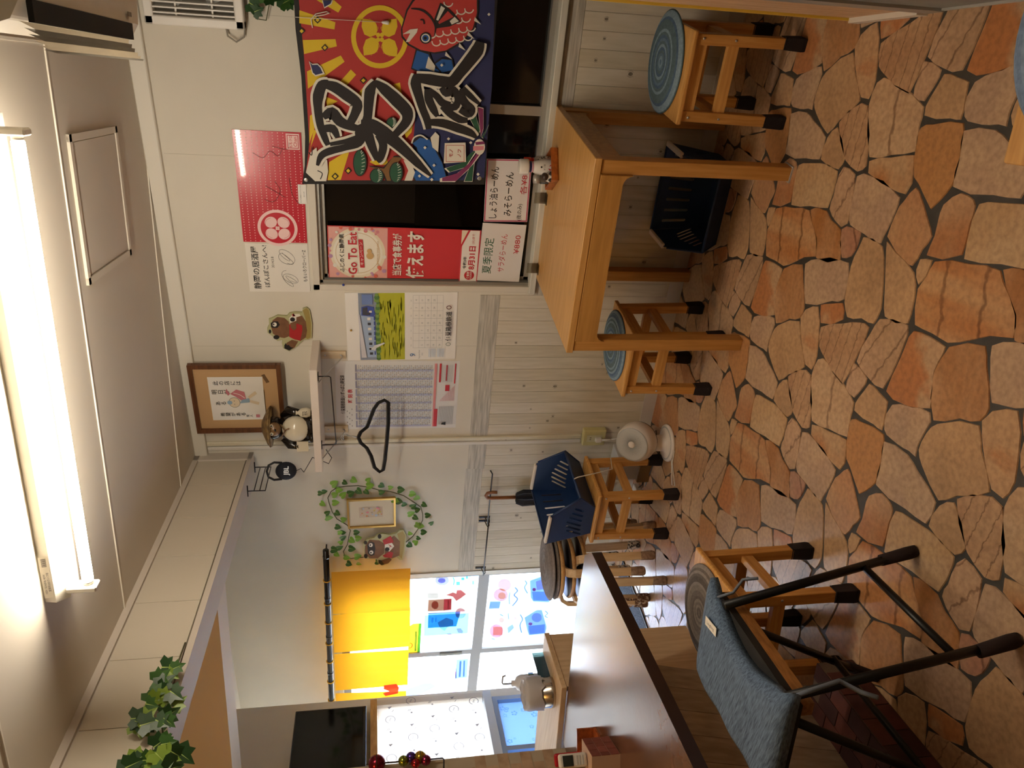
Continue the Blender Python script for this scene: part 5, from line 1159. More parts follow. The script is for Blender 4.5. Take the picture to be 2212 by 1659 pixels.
MB().lathe(c+side*.082+fdir*.06+ZA*.015, [(0, 0), (.02, 0), (.026, .02), (.022, .045), (.009, .058), (.011, .07), (0, .071)], 12).build('flask', GLW, tn)
pb = Plane2(c-side*.115+fdir*.05+ZA*.03, side, ZA); nb = MB().prism([pb.p(-.0, 0), pb.p(.05, 0), pb.p(.05, .055), pb.p(0, .055)], pb.n*-.01).build('notebook', GLW, tn)
P = Print(Plane2(pb.p(0, 0, 0), side*-1, ZA)); 
pq = Plane2(c+fdir*.09+side*.06+ZA*.02, side*-1, ZA); pq.n = fdir; P = Print(pq, .0); P.text('酒', -.022+.0, .02, .024, K_, bold=.02); P.build('lettering', tn)
q = MB(); q.tube([c+fdir*.085+ZA*.155+side*.03, c+fdir*.095+ZA*.135, c+fdir*.088+ZA*.15-side*.03], .004, 6); q.tube([c+fdir*.094+ZA*.137, c+fdir*.1+ZA*.115+side*.012], .0035, 6); q.build('hat_string', GLT, tn)
for s_ in (-1, 1): MB().ell(c+fdir*.05+side*(s_*.045)+ZA*.012, (.028, .035, .013), 12, 8, 0, ax).build('foot', GLB, tn)
# ---- framed drawing leaning on the ceiling trim
pl, w, h = quad((430, 938), (405, 792), (606, 776), (617, 921), YW-.035)
fr = thing('framed_drawing', pl.p(w/2, 0), 'brown wood framed brush drawing of a child holding a red fish', 'picture')
FRW = wood('frame_walnut', '#6f4527', '#54311a', .35, 'x', 5); t = .022
q = MB()
for a0, b0, a1, b1 in ((0, 0, w, t), (0, h-t, w, h), (0, t, t, h-t), (w-t, t, w, h-t)): q.prism([pl.p(a0, b0), pl.p(a1, b0), pl.p(a1, b1), pl.p(a0, b1)], pl.n*.022)
q.build('frame', FRW, fr, bevel=.003)
MB().prism([pl.p(t, t, .004), pl.p(w-t, t, .004), pl.p(w-t, h-t, .004), pl.p(t, h-t, .004)], pl.n*.004).build('mount', mat('mount_tan', '#c19b6d', .35, coat=.2), fr)
sq = Plane2(pl.p(w*.18, h*.21, .0085), pl.r, pl.u); sw, shh = w*.64, h*.60
ss = sheet('drawing_sheet', sq, sw, shh, .0015, PAPER, None, None, parent=fr)
P = Print(sq, .0018); FL_ = ink('flesh', '#dcc9a8'); LR = ink('fishpink', '#c4747a'); LBL = ink('sash', '#8fa7b8')
P.stroke([(0, 0), (sw, 0), (sw, shh), (0, shh), (0, 0), (sw*.1, 0), (sw*.2, 0), (sw*.3, 0), (sw*.4, 0), (sw*.5, 0), (sw*.6, 0), (sw*.7, 0)], .003, GLD)
P.text('此の店には', sw*.86, shh*.86, .026, K_, vert=True, bold=.01); P.text('明日が', sw*.66, shh*.9, .028, K_, vert=True, bold=.01); P.text('ある', sw*.40, shh*.86, .026, K_, vert=True, bold=.01); P.text('希望がある', sw*.14, shh*.80, .024, K_, vert=True, bold=.01); P.text('笑人', sw*.1, shh*.34, .016, K_, vert=True)
P.rect(sw*.06, shh*.12, sw*.13, shh*.19, INK_PK)
P.disc(sw*.42, shh*.56, .03, K_, 20, .027); P.disc(sw*.42, shh*.56, .0285, FL_, 20, .0255); P.disc(sw*.42, shh*.645, .012, LBL, 12)
P.poly([(sw*.62, shh*.62), (sw*.72, shh*.5), (sw*.66, shh*.36), (sw*.5, shh*.34), (sw*.46, shh*.42), (sw*.55, shh*.52)], LR); P.poly([(sw*.62, shh*.62), (sw*.74, shh*.68), (sw*.66, shh*.7), (sw*.58, shh*.66)], LR); P.stroke([(sw*.52, shh*.36), (sw*.6, shh*.45), (sw*.64, shh*.56)], .003, INK_W)
P.poly([(sw*.4, shh*.46), (sw*.48, shh*.42), (sw*.52, shh*.28), (sw*.42, shh*.27)], LBL); P.poly([(sw*.42, shh*.28), (sw*.36, shh*.12), (sw*.42, shh*.1), (sw*.48, shh*.27)], FL_); P.poly([(sw*.5, shh*.28), (sw*.62, shh*.13), (sw*.68, shh*.16), (sw*.56, shh*.3)], FL_)
for e in (-1, 1): P.disc(sw*.42+e*.01, shh*.56, .002, K_, 8)
P.build('drawing', ss)
tg = Plane2(pl.p(w*.74, h*.14, .009), (pl.r*.9+pl.u*.4).normalized(), (pl.u*.9-pl.r*.4).normalized()); MB().prism([tg.p(0, 0), tg.p(.05, 0), tg.p(.05, .016), tg.p(0, .016)], tg.n*.001).build('tag', mat('tag_brown', '#6e5232', .6), fr)
# ---- wire rack under the header, with the clip speaker
ra, rb = -1.93, None
rc = thing('wire_rack', g(-1.93, 3.75, 2.07), 'black wire rack hooked under the white header beam', 'rack')
for b in (3.86, 3.60):
    MB().tube([g(-1.96, b, HB0-.003), g(-1.90, b, HB0-.003)], .003, 6).build('hook_plate', BW, rc); MB().tube([g(-1.93, b, HB0-.003), g(-1.93, b, 2.066)], .0028, 6).build('arm', BW, rc)
for z in (2.068, 2.095, 2.122): MB().tube([g(-1.93, 3.86, z), g(-1.93, 3.60, z-.002)], .0025, 6).build('rail', BW, rc)
sp = thing('clip_speaker', g(-1.93, 3.835, 1.95), 'small navy black clip loudspeaker hanging from the wire rack', 'speaker')
SPK = mat('speaker_fabric', '#161a26', .7, bump=.3, bscale=500); vn = Vector((.62, -.78, 0)).normalized(); vr = ZA.cross(vn).normalized(); vr = vn.cross(ZA)*-1
cs = g(-1.925, 3.80, 1.985); vr = ZA.cross(vn)
MB().ell(cs, (.047, .022, .054), 20, 14, 0, (vr, vn, ZA)).build('body', SPK, sp)
MB().tube([cs+vr*.042+ZA*.02, cs+vr*.045+ZA*.06, cs+vr*.03+ZA*.088, cs+ZA*.097, cs-vr*.03+ZA*.088, cs-vr*.045+ZA*.06, cs-vr*.042+ZA*.02], .006, 8).build('carabiner', mat('rubber_black', '#111216', .5), sp)
P = Print(Plane2(cs+vn*.0235, vr, ZA)); P.pl.n = vn; P.text('JBL', 0, -.002, .034, mat('logo_silver', '#9a9ca0', .35, .5), bold=.02); P.build('lettering', sp)
tag(MB().tube([cs-ZA*.053, cs-ZA*.075+vr*.01, cs-ZA*.09-vr*.01+vn*.0, Vector((-2.575, 3.2, 1.84)), Vector((-2.595, 3.2, 1.80)), Vector((-2.602, 3.18, 1.76)), Vector((-2.58, 3.2, 1.745)), Vector((-2.565, 3.25, 1.775))], .002, 6).build('speaker_cable', K_), 'thin black cable running from the clip speaker to the shelf', 'cable')
# ---- coat hangers
def hanger(name, Y, off, r, m, hookm, label):
    f = lambda a, b: PW(500+a/3.16+off, 850+b/3.16, Y)
    o = thing(name, f(800, 300), label, 'hanger')
    pts = [(868, 300), (885, 262), (928, 228), (950, 170), (975, 105), (1005, 62), (1045, 45), (1072, 62), (1072, 200), (1062, 330), (1050, 450), (1038, 520), (1012, 535), (978, 505), (955, 425), (925, 372), (885, 338)]
    P3 = [f(a, b) for a, b in pts]; mb = MB(); K = len(P3); 
    mb.tube(P3, r, 8, closed=True); mb.build('frame', m, o)
    MB().tube([f(868, 300), f(840, 292), f(810, 290), f(785, 280), f(765, 283), f(758, 300), f(770, 320)], .0022, 6).build('hook', hookm, o)
    return o
hanger('coat_hanger', 3.235, 0, .0085, mat('velvet_black', '#0b0a0d', .85, bump=.3, bscale=300), WIRE, 'black velvet coat hanger hanging from the shelf bracket')
hh = hanger('coat_hanger', 3.262, -4, .003, pane_mat('clear_plastic', '#dcd8d0', .75, .1, 1.0), WIRE, 'clear plastic coat hanger behind the black one')
# ---- cable ducts, socket, plug
tag(MB().xbox(-2.612, -2.588, YW-.016, YW-.0005, .395, ZC-.063).build('cable_duct', mat('duct_cream', '#d8cfb6', .5), bevel=.003), 'cream cable duct running down the wall to the socket box', 'duct')
tag(MB().xbox(-2.642, -2.622, YW-.013, YW-.0005, .395, ZC-.063).build('cable_duct', mat('duct_white', '#dcd6cc', .5), bevel=.003), 'white narrow cable duct beside the cream one', 'duct')
ob = thing('socket_box', (-2.592, YW, .262), 'yellowish cream socket box on the plank wall', 'socket')
MB().xbox(-2.645, -2.54, YW-.042, YW-.004, .262, .392).build('box', mat('socket_cream', '#c9c08a', .5), ob, bevel=.006, seg=2)
MB().xbox(-2.615, -2.57, YW-.045, YW-.042, .285, .37).build('plate', mat('socket_plate', '#cfc9a8', .4), ob)
for e in (-1, 1): MB().xbox(-2.594+e*.006, -2.591+e*.006, YW-.0456, YW-.045, .345, .355).build('slot', K_, ob)
pg = thing('power_plug', (-2.592, YW-.05, .28), 'white plug pushed into the socket box', 'plug')
MB().xbox(-2.605, -2.579, YW-.07, YW-.046, .29, .325).build('body', WHT, pg, bevel=.004); MB().tube([(-2.592, YW-.06, .29), (-2.592, YW-.06, .262), (-2.59, YW-.058, .235)], [.007, .005, .003], 8).build('strain_relief', WHT, pg)
CW_ = mat('cable_white', '#ddd8ce', .5)
MB().tube([(-2.59, YW-.058, .235), (-2.585, YW-.05, .15), (-2.56, YW-.04, .05), (-2.54, YW-.05, .006), (-2.5, YW-.1, .004)], .0028, 6).build('cable', CW_, pg)
# ---- air circulator fan
FW = mat('fan_white', '#e4dcd3', .3); FG = mat('fan_grey', '#b9b9b6', .35); FD = mat('fan_dark', '#2a2a2c', .6)
fn = thing('circulator_fan', (-2.455, 3.10, 0), 'white round circulator fan on the floor below the socket', 'fan')
MB().lathe((-2.455, 3.10, 0), [(.0, .0), (.098, 0), (.1, .006), (.097, .014), (.07, .022), (.045, .03), (.042, .07), (.05, .085), (0, .085)], 32).build('base', FW, fn)
MB().lathe((-2.455, 3.10, .0155), [(.06, .006), (.088, .0016), (.088, .0022), (.06, .0068)], 28).build('control_ring', FG, fn)
cf = Vector((-2.44, 3.10, .175)); fd = Vector((.22, -.72, .72)).normalized(); fu = fd.cross(XA).normalized(); fr_ = fu.cross(fd)
MB().lathe(cf, [(0, -.1), (.04, -.092), (.075, -.07), (.1, -.03), (.105, .0), (.1, .035), (.088, .062), (.083, .064), (.083, .055)], 32, 0, (fr_, fu, fd)).build('shell', FW, fn)
MB().lathe(cf+fd*.03, [(0, 0), (.082, 0), (.082, .001)], 24, 0, (fr_, fu, fd)).build('inner_disc', FD, fn)
gr = MB().lathe(cf+fd*.058, [(.079, 0), (.088, .0), (.089, .006), (.079, .006)], 32, 0, (fr_, fu, fd)).build('grille_ring', FG, fn)
MB().lathe(cf+fd*.064, [(0, .01), (.015, .009), (.019, .002), (.019, -.006), (0, -.006)][::-1], 20, 0, (fr_, fu, fd)).build('hub', FW, fn)
for k in range(36):
    t = 6.2832*k/36; pts = []
    for i in range(5):
        rr = .019+(.083-.019)*i/4; tt_ = t+.75*(i/4)**1.3; pts.append(cf+fr_*(rr*math.cos(tt_))+fu*(rr*math.sin(tt_))+fd*(.066-.007*(i/4)**2))
    MB().tube(pts, .0014, 4).build('grille_rib', FG, fn)
MB().lathe(cf-fd*.045, [(.0945, 0), (.097, .002), (.097, .010), (.0945, .012)], 28, 0, (fr_, fu, fd)).build('vent_band', mat('fan_vent', '#6b5e58', .6), fn)
MB().cyl(Vector((-2.44, 3.10, .085)), cf-ZA*.06, .03, 16).build('neck', FW, fn)
tag(MB().tube([(-2.48, 3.02, .004), (-2.53, 2.98, .004), (-2.6, 2.93, .004), (-2.58, 2.9, .004), (-2.5, 2.99, .004), (-2.43, 3.0, .004)], .003, 6).build('fan_cable', CW_), 'white fan cable looped on the stone floor', 'cable')
tag(MB().tube([PZ(1318, 982, .3)+Vector((0, 0, 0)), Vector((-2.54, 3.0, .32)), Vector((-2.54, 2.97, .42)), Vector((-2.545, 2.95, .515)), Vector((-2.56, 2.955, .53))], .0028, 6).build('charging_cable', CW_), 'white cable hanging over the front of the navy basket on the stool', 'cable')
# ---- black hanging rail with an umbrella on the plank wall
rl = thing('hanging_rail', (-3.25, YB, .87), 'thin black metal rail on the plank wall beyond the header', 'rail')
ry = YB-.055
MB().tube([(-2.842, ry, .885), (-2.868, ry, .872), (-3.255, ry, .872)], .004, 8).build('rail', BW, rl); MB().tube([(-3.25, ry, .866), (-3.69, ry, .866)], .004, 8).build('rail', BW, rl)
for X, z in ((-3.243, .872), (-3.272, .872), (-3.672, .866)):
    b_ = MB().xbox(X-.006, X+.006, YB-.01, YB-.0045, z-.02, z+.045).build('bracket', BW, rl); MB().tube([(X, YB-.008, z+.01), (X, ry, z), (X-.003, ry-.006, z-.004), (X, ry+.004, z-.012), (X, YB-.008, z-.015)], .0025, 6).build('hook', BW, b_)
ub = thing('umbrella', (-3.04, ry, .2), 'folded dark umbrella with curved wooden handle hooked on the black rail', 'umbrella')
UW = wood('umbrella_wood', '#9a6234', '#7a4622', .35, 'z', 6)
MB().tube([(-3.005, ry-.002, .835), (-3.004, ry-.002, .865), (-3.012, ry, .889), (-3.03, ry, .897), (-3.046, ry, .888), (-3.05, ry, .86), (-3.05, ry, .72)], .0105, 10).build('handle', UW, ub)
q = MB(); n = 16; cu = Vector((-3.05, ry-.008, 0)); lv = ((.722, .012), (.70, .03), (.66, .045), (.6, .042), (.4, .03), (.2, .014)); vs = []
for z, r in lv:
    for k in range(n): rr = r*(1.25 if k % 2 else .72); vs.append(cu+Vector((rr*math.cos(6.2832*k/n), .7*rr*math.sin(6.2832*k/n), z+(.02 if k % 2 and z < .71 and z > .65 else 0))))
fs = [tuple(range(n))]+[(i*n+k, (i+1)*n+k, (i+1)*n+(k+1) % n, i*n+(k+1) % n) for i in range(len(lv)-1) for k in range(n)]
q.add(vs, fs); q.build('canopy', mat('umbrella_cloth', '#20232b', .75), ub); MB().cyl(cu+ZA*.14, cu+ZA*.24, .005, 8).build('tip', BW, ub)
# ---- leaf garland with small gold frame
GY = YB-.018; fgl = lambda a, b, d=0: PW(690+a/3.966, 1010+b/3.966, GY-d)
gd = thing('leaf_garland', fgl(740, 640), 'artificial green leaf garland looped on the wall around a small gold frame', 'garland')
vine = [(740, 640), (800, 590), (850, 520), (885, 450), (885, 400), (870, 340), (800, 290), (720, 240), (610, 205), (520, 195), (430, 170), (330, 155), (230, 160), (150, 170), (100, 205), (72, 260), (85, 310), (110, 380), (150, 440), (240, 495), (265, 540), (250, 600), (240, 660), (205, 720), (215, 750), (270, 780), (330, 770), (380, 768)]
STEM = mat('vine_stem', '#5a5a3c', .7); MB().tube([fgl(a, b, .006) for a, b in vine], .0028, 6).build('stem', STEM, gd)
LEAFA, LEAFB, LEAFC = mat('leaf_dark', '#3f7030', .5, var=.3, scale=80), mat('leaf_light', '#7fb240', .5, var=.2, scale=80), mat('leaf_vein', '#b5cc70', .5)
def leaf_mesh(m, s_=1.0, ivy=False):
    o = [(0, 0), (.35, -.12), (.55, .15), (.48, .5), (.25, .85), (0, 1.1)] if not ivy else [(0, .1), (.3, -.1), (.62, .1), (.45, .35), (.55, .62), (.22, .62), (0, 1.05)]
    mb = MB(); n = len(o)
    for sg in (1, -1):
        vs = [(sg*a, b, .12*abs(a)-.05*b*b) for a, b in o]+[(0, b*.5+.2, -.02) for b in (0,)]
        mb.add(vs, [tuple(range(n)) if sg > 0 else tuple(range(n))[::-1]], 0)
    mb.add([(-.03, .02, .012), (.03, .02, .012), (.0, .75, .0)], [(0, 1, 2)], 1)
    return mb.mesh('leaf', [m, LEAFC])
LFM = [leaf_mesh(LEAFA), leaf_mesh(LEAFB)]
def leaves(parent, pts, meshes, size, n, seed):
    rnd = random.Random(seed)
    for i, p in enumerate(pts):
        o = bpy.data.objects.new('leaf', meshes[rnd.randrange(len(meshes)) if len(meshes) > 1 else 0]); COL.objects.link(o); o.parent = parent; o.matrix_parent_inverse = parent.matrix_world.inverted()
        ang = rnd.uniform(2.4, 3.9); tl = rnd.uniform(-.5, .5)
        z = (n+Vector((rnd.uniform(-.5, .5), 0, rnd.uniform(-.2, .6)))).normalized(); x = ZA.cross(z).normalized(); y = z.cross(x)
        Rm = Matrix((x, y, z)).transposed().to_4x4() @ Matrix.Rotation(ang, 4, 'Z')
        s_ = size*rnd.uniform(.8, 1.2); o.matrix_basis = Matrix.Translation(p) @ Rm @ Matrix.Scale(s_, 4) @ Matrix.Translation((0, -.5, 0))
LP = [(130, 135), (220, 130), (297, 110), (420, 105), (535, 155), (612, 170), (700, 190), (800, 225), (840, 260), (900, 320), (930, 408), (960, 475), (895, 553), (850, 605), (825, 640), (775, 665), (780, 565), (870, 500), (840, 495), (825, 430), (787, 393), (840, 360), (805, 330), (730, 315), (650, 280), (685, 290), (535, 210), (405, 210), (340, 205), (272, 220), (205, 232), (170, 190), (135, 232), (45, 205), (10, 220), (30, 312), (140, 300), (70, 388), (85, 430), (155, 393), (210, 445), (160, 510), (205, 555), (205, 600), (185, 640), (175, 685), (130, 705), (150, 745), (235, 770), (255, 825), (340, 825), (330, 760), (280, 695), (280, 625), (335, 605), (320, 555), (505, 810), (435, 155), (180, 555)]
leaves(gd, [fgl(a, b, .012) for a, b in LP], LFM, .034, Vector((.45, -.9, 0)), 11)
pl, w, h = quad((752, 1141), (749, 1080), (854, 1069), (855, 1131), YB-.022)
gf = thing('small_picture', pl.p(w/2, 0), 'small gold framed print with wide cream mount on the garland wall', 'picture')
GOLD = mat('gold_frame', '#c9a45c', .3, .7); t = .011; q = MB()
for a0, b0, a1, b1 in ((0, 0, w, t), (0, h-t, w, h), (0, t, t, h-t), (w-t, t, w, h-t)): q.prism([pl.p(a0, b0), pl.p(a1, b0), pl.p(a1, b1), pl.p(a0, b1)], pl.n*.016)
q.build('frame', GOLD, gf)
MB().prism([pl.p(t, t, .003), pl.p(w-t, t, .003), pl.p(w-t, h-t, .003), pl.p(t, h-t, .003)], pl.n*.003).build('mount', mat('mount_cream', '#d3c8b0', .6), gf)
P = Print(Plane2(pl.p(0, 0, .0062), pl.r, pl.u)); a0, b0, a1, b1 = w*.34, h*.27, w*.70, h*.76; P.rect(a0, b0, a1, b1, ink('print_beige', '#c7b6a0')); rnd = random.Random(8)
for k in range(26): P.disc(rnd.uniform(a0+.006, a1-.006), rnd.uniform(b0+.006, b1-.006), rnd.uniform(.003, .008), (INK_PK, ink('print_or', '#d08a5a'), INK_LB, ink('print_gr', '#a89a88'), ink('print_ye', '#c9b060'))[k % 5], 8)
P.build('print', gf)
# ---- ivy on the header and by the wall fan
IVM = [leaf_mesh(mat('ivy_dark', '#274d24', .4, var=.3, scale=60), 1, True), leaf_mesh(mat('ivy_mid', '#3f6b2c', .4, var=.3, scale=60), 1, True), leaf_mesh(mat('ivy_light', '#7d9a32', .4), 1, True)]
IV = [(460, 85), (545, 75), (400, 160), (490, 145), (440, 205), (400, 285), (445, 325), (520, 325), (550, 385), (320, 345), (310, 410), (285, 495), (210, 520), (190, 585), (220, 575), (300, 560), (275, 610), (400, 565), (460, 560), (480, 480), (440, 400), (400, 720), (460, 735), (390, 870), (480, 860), (530, 840), (600, 860), (310, 880), (215, 860), (170, 910), (130, 930), (240, 890), (350, 900), (420, 960), (500, 950), (440, 760), (370, 300), (350, 370)]
fi = lambda a, b, d=0: PG(250+a/3.983, 1420+b/3.983, -1.828+d)
iv = thing('ivy_garland', fi(540, 60), 'artificial dark green ivy hanging along the header beam', 'garland')
MB().tube([g(-1.846, 2.36, 2.182), fi(480, 200), fi(430, 330), fi(440, 460), fi(400, 600), fi(420, 760), fi(440, 900), fi(420, 1050)], .003, 6).build('stem', STEM, iv)
for k, (a, b) in enumerate(IV[::3]): MB().tube([fi(min(max(a, 400), 460), b+20), fi(a, b, .005)], .0015, 4).build('twig', STEM, iv)
rnd = random.Random(1)
leaves(iv, [fi(a, b, rnd.uniform(.0, .03)) for a, b in IV], IVM, .052, Vector((.9, -.35, -.2)), 21)
iv2 = thing('ivy_garland', PW(590, 5, YW-.03), 'small sprig of artificial ivy hanging beside the wall fan', 'garland')
MB().tube([PW(628, -30, YW-.03), PW(600, -5, YW-.03), PW(582, 8, YW-.03), PW(575, 44, YW-.025), PW(552, 40, YW-.02)], .0022, 6).build('stem', STEM, iv2)
leaves(iv2, [PW(x, y, YW-.035) for x, y in ((620, 3), (606, -2), (640, -6), (590, -3), (552, 14), (558, 22), (630, 4), (575, -4))], IVM[:2], .05, Vector((.3, -.9, 0)), 5)
pin(Plane2((0, YW-.008, 0), XA, ZA), PW(742, 612).x, PW(742, 612).z, mat('pin_blue', '#2a3f9c', .4), win, 'push_pin', .006)
# ================================================================== ENTRANCE, KITCHEN SIDE, TABLE TOP
# ---- noren curtain on a black bamboo rod
rodA, rodB = Vector((-3.385, 3.35, 1.812)), Vector((-5.05, 3.20, 1.822))
rd = thing('curtain_rod', (rodA+rodB)/2, 'black bamboo curtain rod above the glass doors', 'rod')
ROD = mat('rod_black', '#14110f', .25); L_ = rodB-rodA
MB().tube([rodA+L_*t for t in (0, .25, .5, .75, 1)], .0175, 14).build('rod', ROD, rd)
for t in (.03, .22, .41, .6, .79): p = rodA+L_*t; MB().tube([p-L_.normalized()*.006, p+L_.normalized()*.006], .0195, 14).build('node', ROD, rd)
for t in (.02, .98):
    p = rodA+L_*t; MB().tube([p, Vector((p.x, YB-.003, p.z))], .005, 6).build('bracket', BW, rd)
NOR = mat('noren_cloth', '#e09a1c', .8, transl=.5, bump=.1, bscale=120)
nr = thing('noren_curtain', rodA+L_*.45-ZA*.5, 'mustard yellow split noren curtain over the glass doors', 'curtain')
def rodpt(X): t = (X-rodA.x)/L_.x; return rodA+L_*t
ed = [(-3.545, -3.878, 1.322), (-3.884, -4.205, 1.318), (-4.215, -4.545, 1.325), (-4.57, -4.90, 1.335), (-4.905, -5.02, 1.335)]
for i, (xa, xb, zb_) in enumerate(ed):
    n, m = 14, 10; vs = []; ph = i*1.7
    for j in range(m+1):
        f = j/m
        for k in range(n+1):
            X = xa+(xb-xa)*k/n; p = rodpt(X); z = p.z-.028+(zb_-p.z+.028)*f
            vs.append(Vector((X+.008*f*math.sin(ph), p.y-.008+.012*f*math.sin(k/n*5+ph)+.006*f*math.sin(k*1.9+ph), z)))
    fs = [(j*(n+1)+k, (j+1)*(n+1)+k, (j+1)*(n+1)+k+1, j*(n+1)+k+1) for j in range(m) for k in range(n)]
    pn = MB().add(vs, fs, 0, True).build('panel', NOR, nr)
    for e in (.2, .75):
        p = rodpt(xa+(xb-xa)*e); d = L_.normalized(); sd = d.cross(ZA)
        MB().tube([p+(sd*math.cos(t)+ZA*math.sin(t))*.0205 for t in [6.2832*q_/12 for q_ in range(12)]], .0035, 5, closed=True).build('loop', mat('loop_yellow', '#d9a52c', .8), pn)
    if i == 3:
        npl = Plane2((0, 3.215, 0), XA, ZA); P = Print(npl, .0); RR = mat('noren_red', '#d8471c', .8, transl=.4); f6 = lambda a, b: (600+a/3.16, 1134+b/3.16)
        for Lp in ([(725, 1095), (810, 1085), (828, 1110), (820, 1150), (735, 1168), (718, 1150), (760, 1135), (722, 1120)], [(706, 1215), (730, 1180), (800, 1172), (815, 1185), (770, 1200), (790, 1215), (740, 1222)]): P.pxpoly([f6(a, b) for a, b in Lp], RR)
        P.build('character', pn)
# ---- papers stuck on the glass doors (seen from behind, daylight through them)
Dd = lambda a, b: (870+a/5.53, 1200+b/5.53)
def dpaper(name, Lp, col, label, Y=YB+.022, marks=(), cat='poster', clear=.12):
    pl = Plane2((0, Y, 0), XA, ZA); pts = [pl.ab(*Dd(a, b)) for a, b in Lp]
    o = MB().prism([pl.p(a, b) for a, b in pts], pl.n*-.0006).build(name, pane_mat('film_'+col, col, clear, .4, .2), None, pl.p(*pts[0])); tag(o, label, cat, 'papers on the glass doors')
    P = Print(pl, .0008)
    for mk in marks:
        m = pane_mat('film_'+mk[0], mk[0], .05, .4, .1)
        if mk[1] == 'e': _, _, cx, cy, rx, ry = mk; P.poly([pl.ab(*Dd(cx+rx*math.cos(t), cy+ry*math.sin(t))) for t in [6.2832*i/18 for i in range(18)]], m)
        elif mk[1] == 'p': P.poly([pl.ab(*Dd(a, b)) for a, b in mk[2]], m)
        else: P.stroke([pl.ab(*Dd(a, b)) for a, b in mk[2]], mk[3], m)
    if marks: P.build('paper_print', o)
    return o
sq_ = lambda a0, b0, a1, b1: [(a0, b0), (a1, b0), (a1, b1), (a0, b1)]
dpaper('round_sticker', [(470+85*math.cos(t), 298+58*math.sin(t)) for t in [6.2832*i/24 for i in range(24)]], '#a4a4c0', 'round grey sticker on the upper door pane', marks=[('#8c8cb0', 'e', 465, 298, 45, 30)], cat='sticker')
dpaper('info_sheet', [(583, 225), (910, 212), (880, 380), (578, 397)], '#c4dcf2', 'pale blue payment information sheet at the top corner of the door pane', marks=[('#5b93d0', 'p', sq_(700, 262, 735, 292)), ('#6aa0d8', 'p', sq_(755, 245, 778, 275)), ('#6f9cd2', 'p', sq_(640, 312, 682, 352)), ('#4f8ccc', 's', [(600, 260), (615, 300), (605, 350)], .006), ('#8fb4dc', 'p', sq_(790, 230, 815, 250)), ('#8fb4dc', 'p', sq_(830, 300, 850, 345))])
dpaper('grey_poster', [(272, 440), (815, 405), (797, 662), (265, 700)], '#b4b0a8', 'grey poster with a brown and red label on the door pane', marks=[('#b0806e', 'p', [(308, 532), (492, 520), (488, 655), (300, 665)]), ('#a2363e', 'p', [(492, 520), (583, 515), (578, 645), (487, 655)]), ('#c86a70', 'p', [(520, 470), (600, 440), (640, 455), (650, 400), (680, 400), (755, 460), (690, 510), (640, 540), (600, 490)]), ('#b0665c', 'e', 385, 590, 42, 48), ('#d9d4d8', 'p', sq_(300, 450, 420, 505)), ('#d8c8c0', 's', [(545, 530), (545, 640)], .012)])
dpaper('teal_poster', [(260, 715), (792, 685), (776, 930), (252, 963)], '#9fd8dc', 'teal poster with a navy panel on the door pane', marks=[('#3d6098', 'p', [(305, 690), (690, 668), (640, 845), (300, 865)]), ('#bda9ae', 'p', [(415, 800), (520, 740), (600, 770), (605, 830), (540, 850), (500, 900), (450, 870)]), ('#c8909a', 'e', 690, 690, 62, 62), ('#c27a86', 'p', [(640, 870), (690, 865), (720, 900), (715, 930), (660, 920)]), ('#c27a86', 'p', [(520, 930), (570, 925), (595, 950), (570, 975)]), ('#c8d4e4', 's', [(355, 740), (355, 800)], .012), ('#c8d4e4', 's', [(395, 740), (395, 790)], .01)])
dpaper('yellow_sticker', [(70, 850), (125, 815), (225, 808), (205, 1158), (62, 1160)], '#f0cf5a', 'yellow and blue promotion sticker under the noren', marks=[('#3f98cc', 'p', [(190, 812), (225, 808), (205, 1158), (172, 1158)]), ('#5b86c4', 'p', [(148, 905), (172, 903), (162, 1140), (138, 1140)]), ('#e8eef0', 'p', sq_(62, 1000, 110, 1150)), ('#c03a6a', 's', [(70, 1040), (110, 1055), (105, 1095), (66, 1105)], .006)], cat='sticker')
dpaper('small_sticker', [(338, 1040), (388, 1038), (384, 1123), (335, 1120)], '#c0c2d0', 'small grey sticker low on the upper door pane', cat='sticker')
mk1 = [('#e8a878', 'e', 1215, 350, 78, 72), ('#e49a72', 'e', 1170, 470, 85, 76), ('#f0c8a8', 'e', 1185, 480, 45, 40), ('#7f8cb8', 'p', [(1045, 548), (1170, 548), (1150, 632), (1030, 635)]), ('#6a70a0', 's', [(1340, 380), (1370, 420), (1330, 470), (1370, 520), (1310, 600)], .008), ('#8a8cb4', 's', [(1280, 440), (1270, 500), (1275, 580)], .006)]
dpaper('menu_poster', [(1060, 270), (1437, 255), (1385, 620), (1025, 640)], '#b9c9f0', 'pale blue menu poster with two orange dishes on the lower door pane', marks=mk1)
mk2 = [('#8f9cc0', 'p', [(1520, 300), (1650, 255), (1760, 300), (1780, 520), (1740, 555), (1560, 548), (1530, 500)]), ('#aeb9d8', 'p', [(1545, 430), (1765, 430), (1765, 520), (1730, 540), (1560, 535)]), ('#dcb8a0', 'p', [(1590, 310), (1680, 280), (1700, 400), (1600, 410)]), ('#d8606a', 'e', 1570, 405, 22, 20), ('#6f7aa8', 's', [(1450, 290), (1480, 330), (1455, 380), (1490, 450)], .006)]
dpaper('menu_poster', [(1465, 250), (1800, 225), (1772, 608), (1415, 615)], '#b4c8f0', 'pale blue menu poster with a filled lunch box on the lower door pane', marks=mk2)
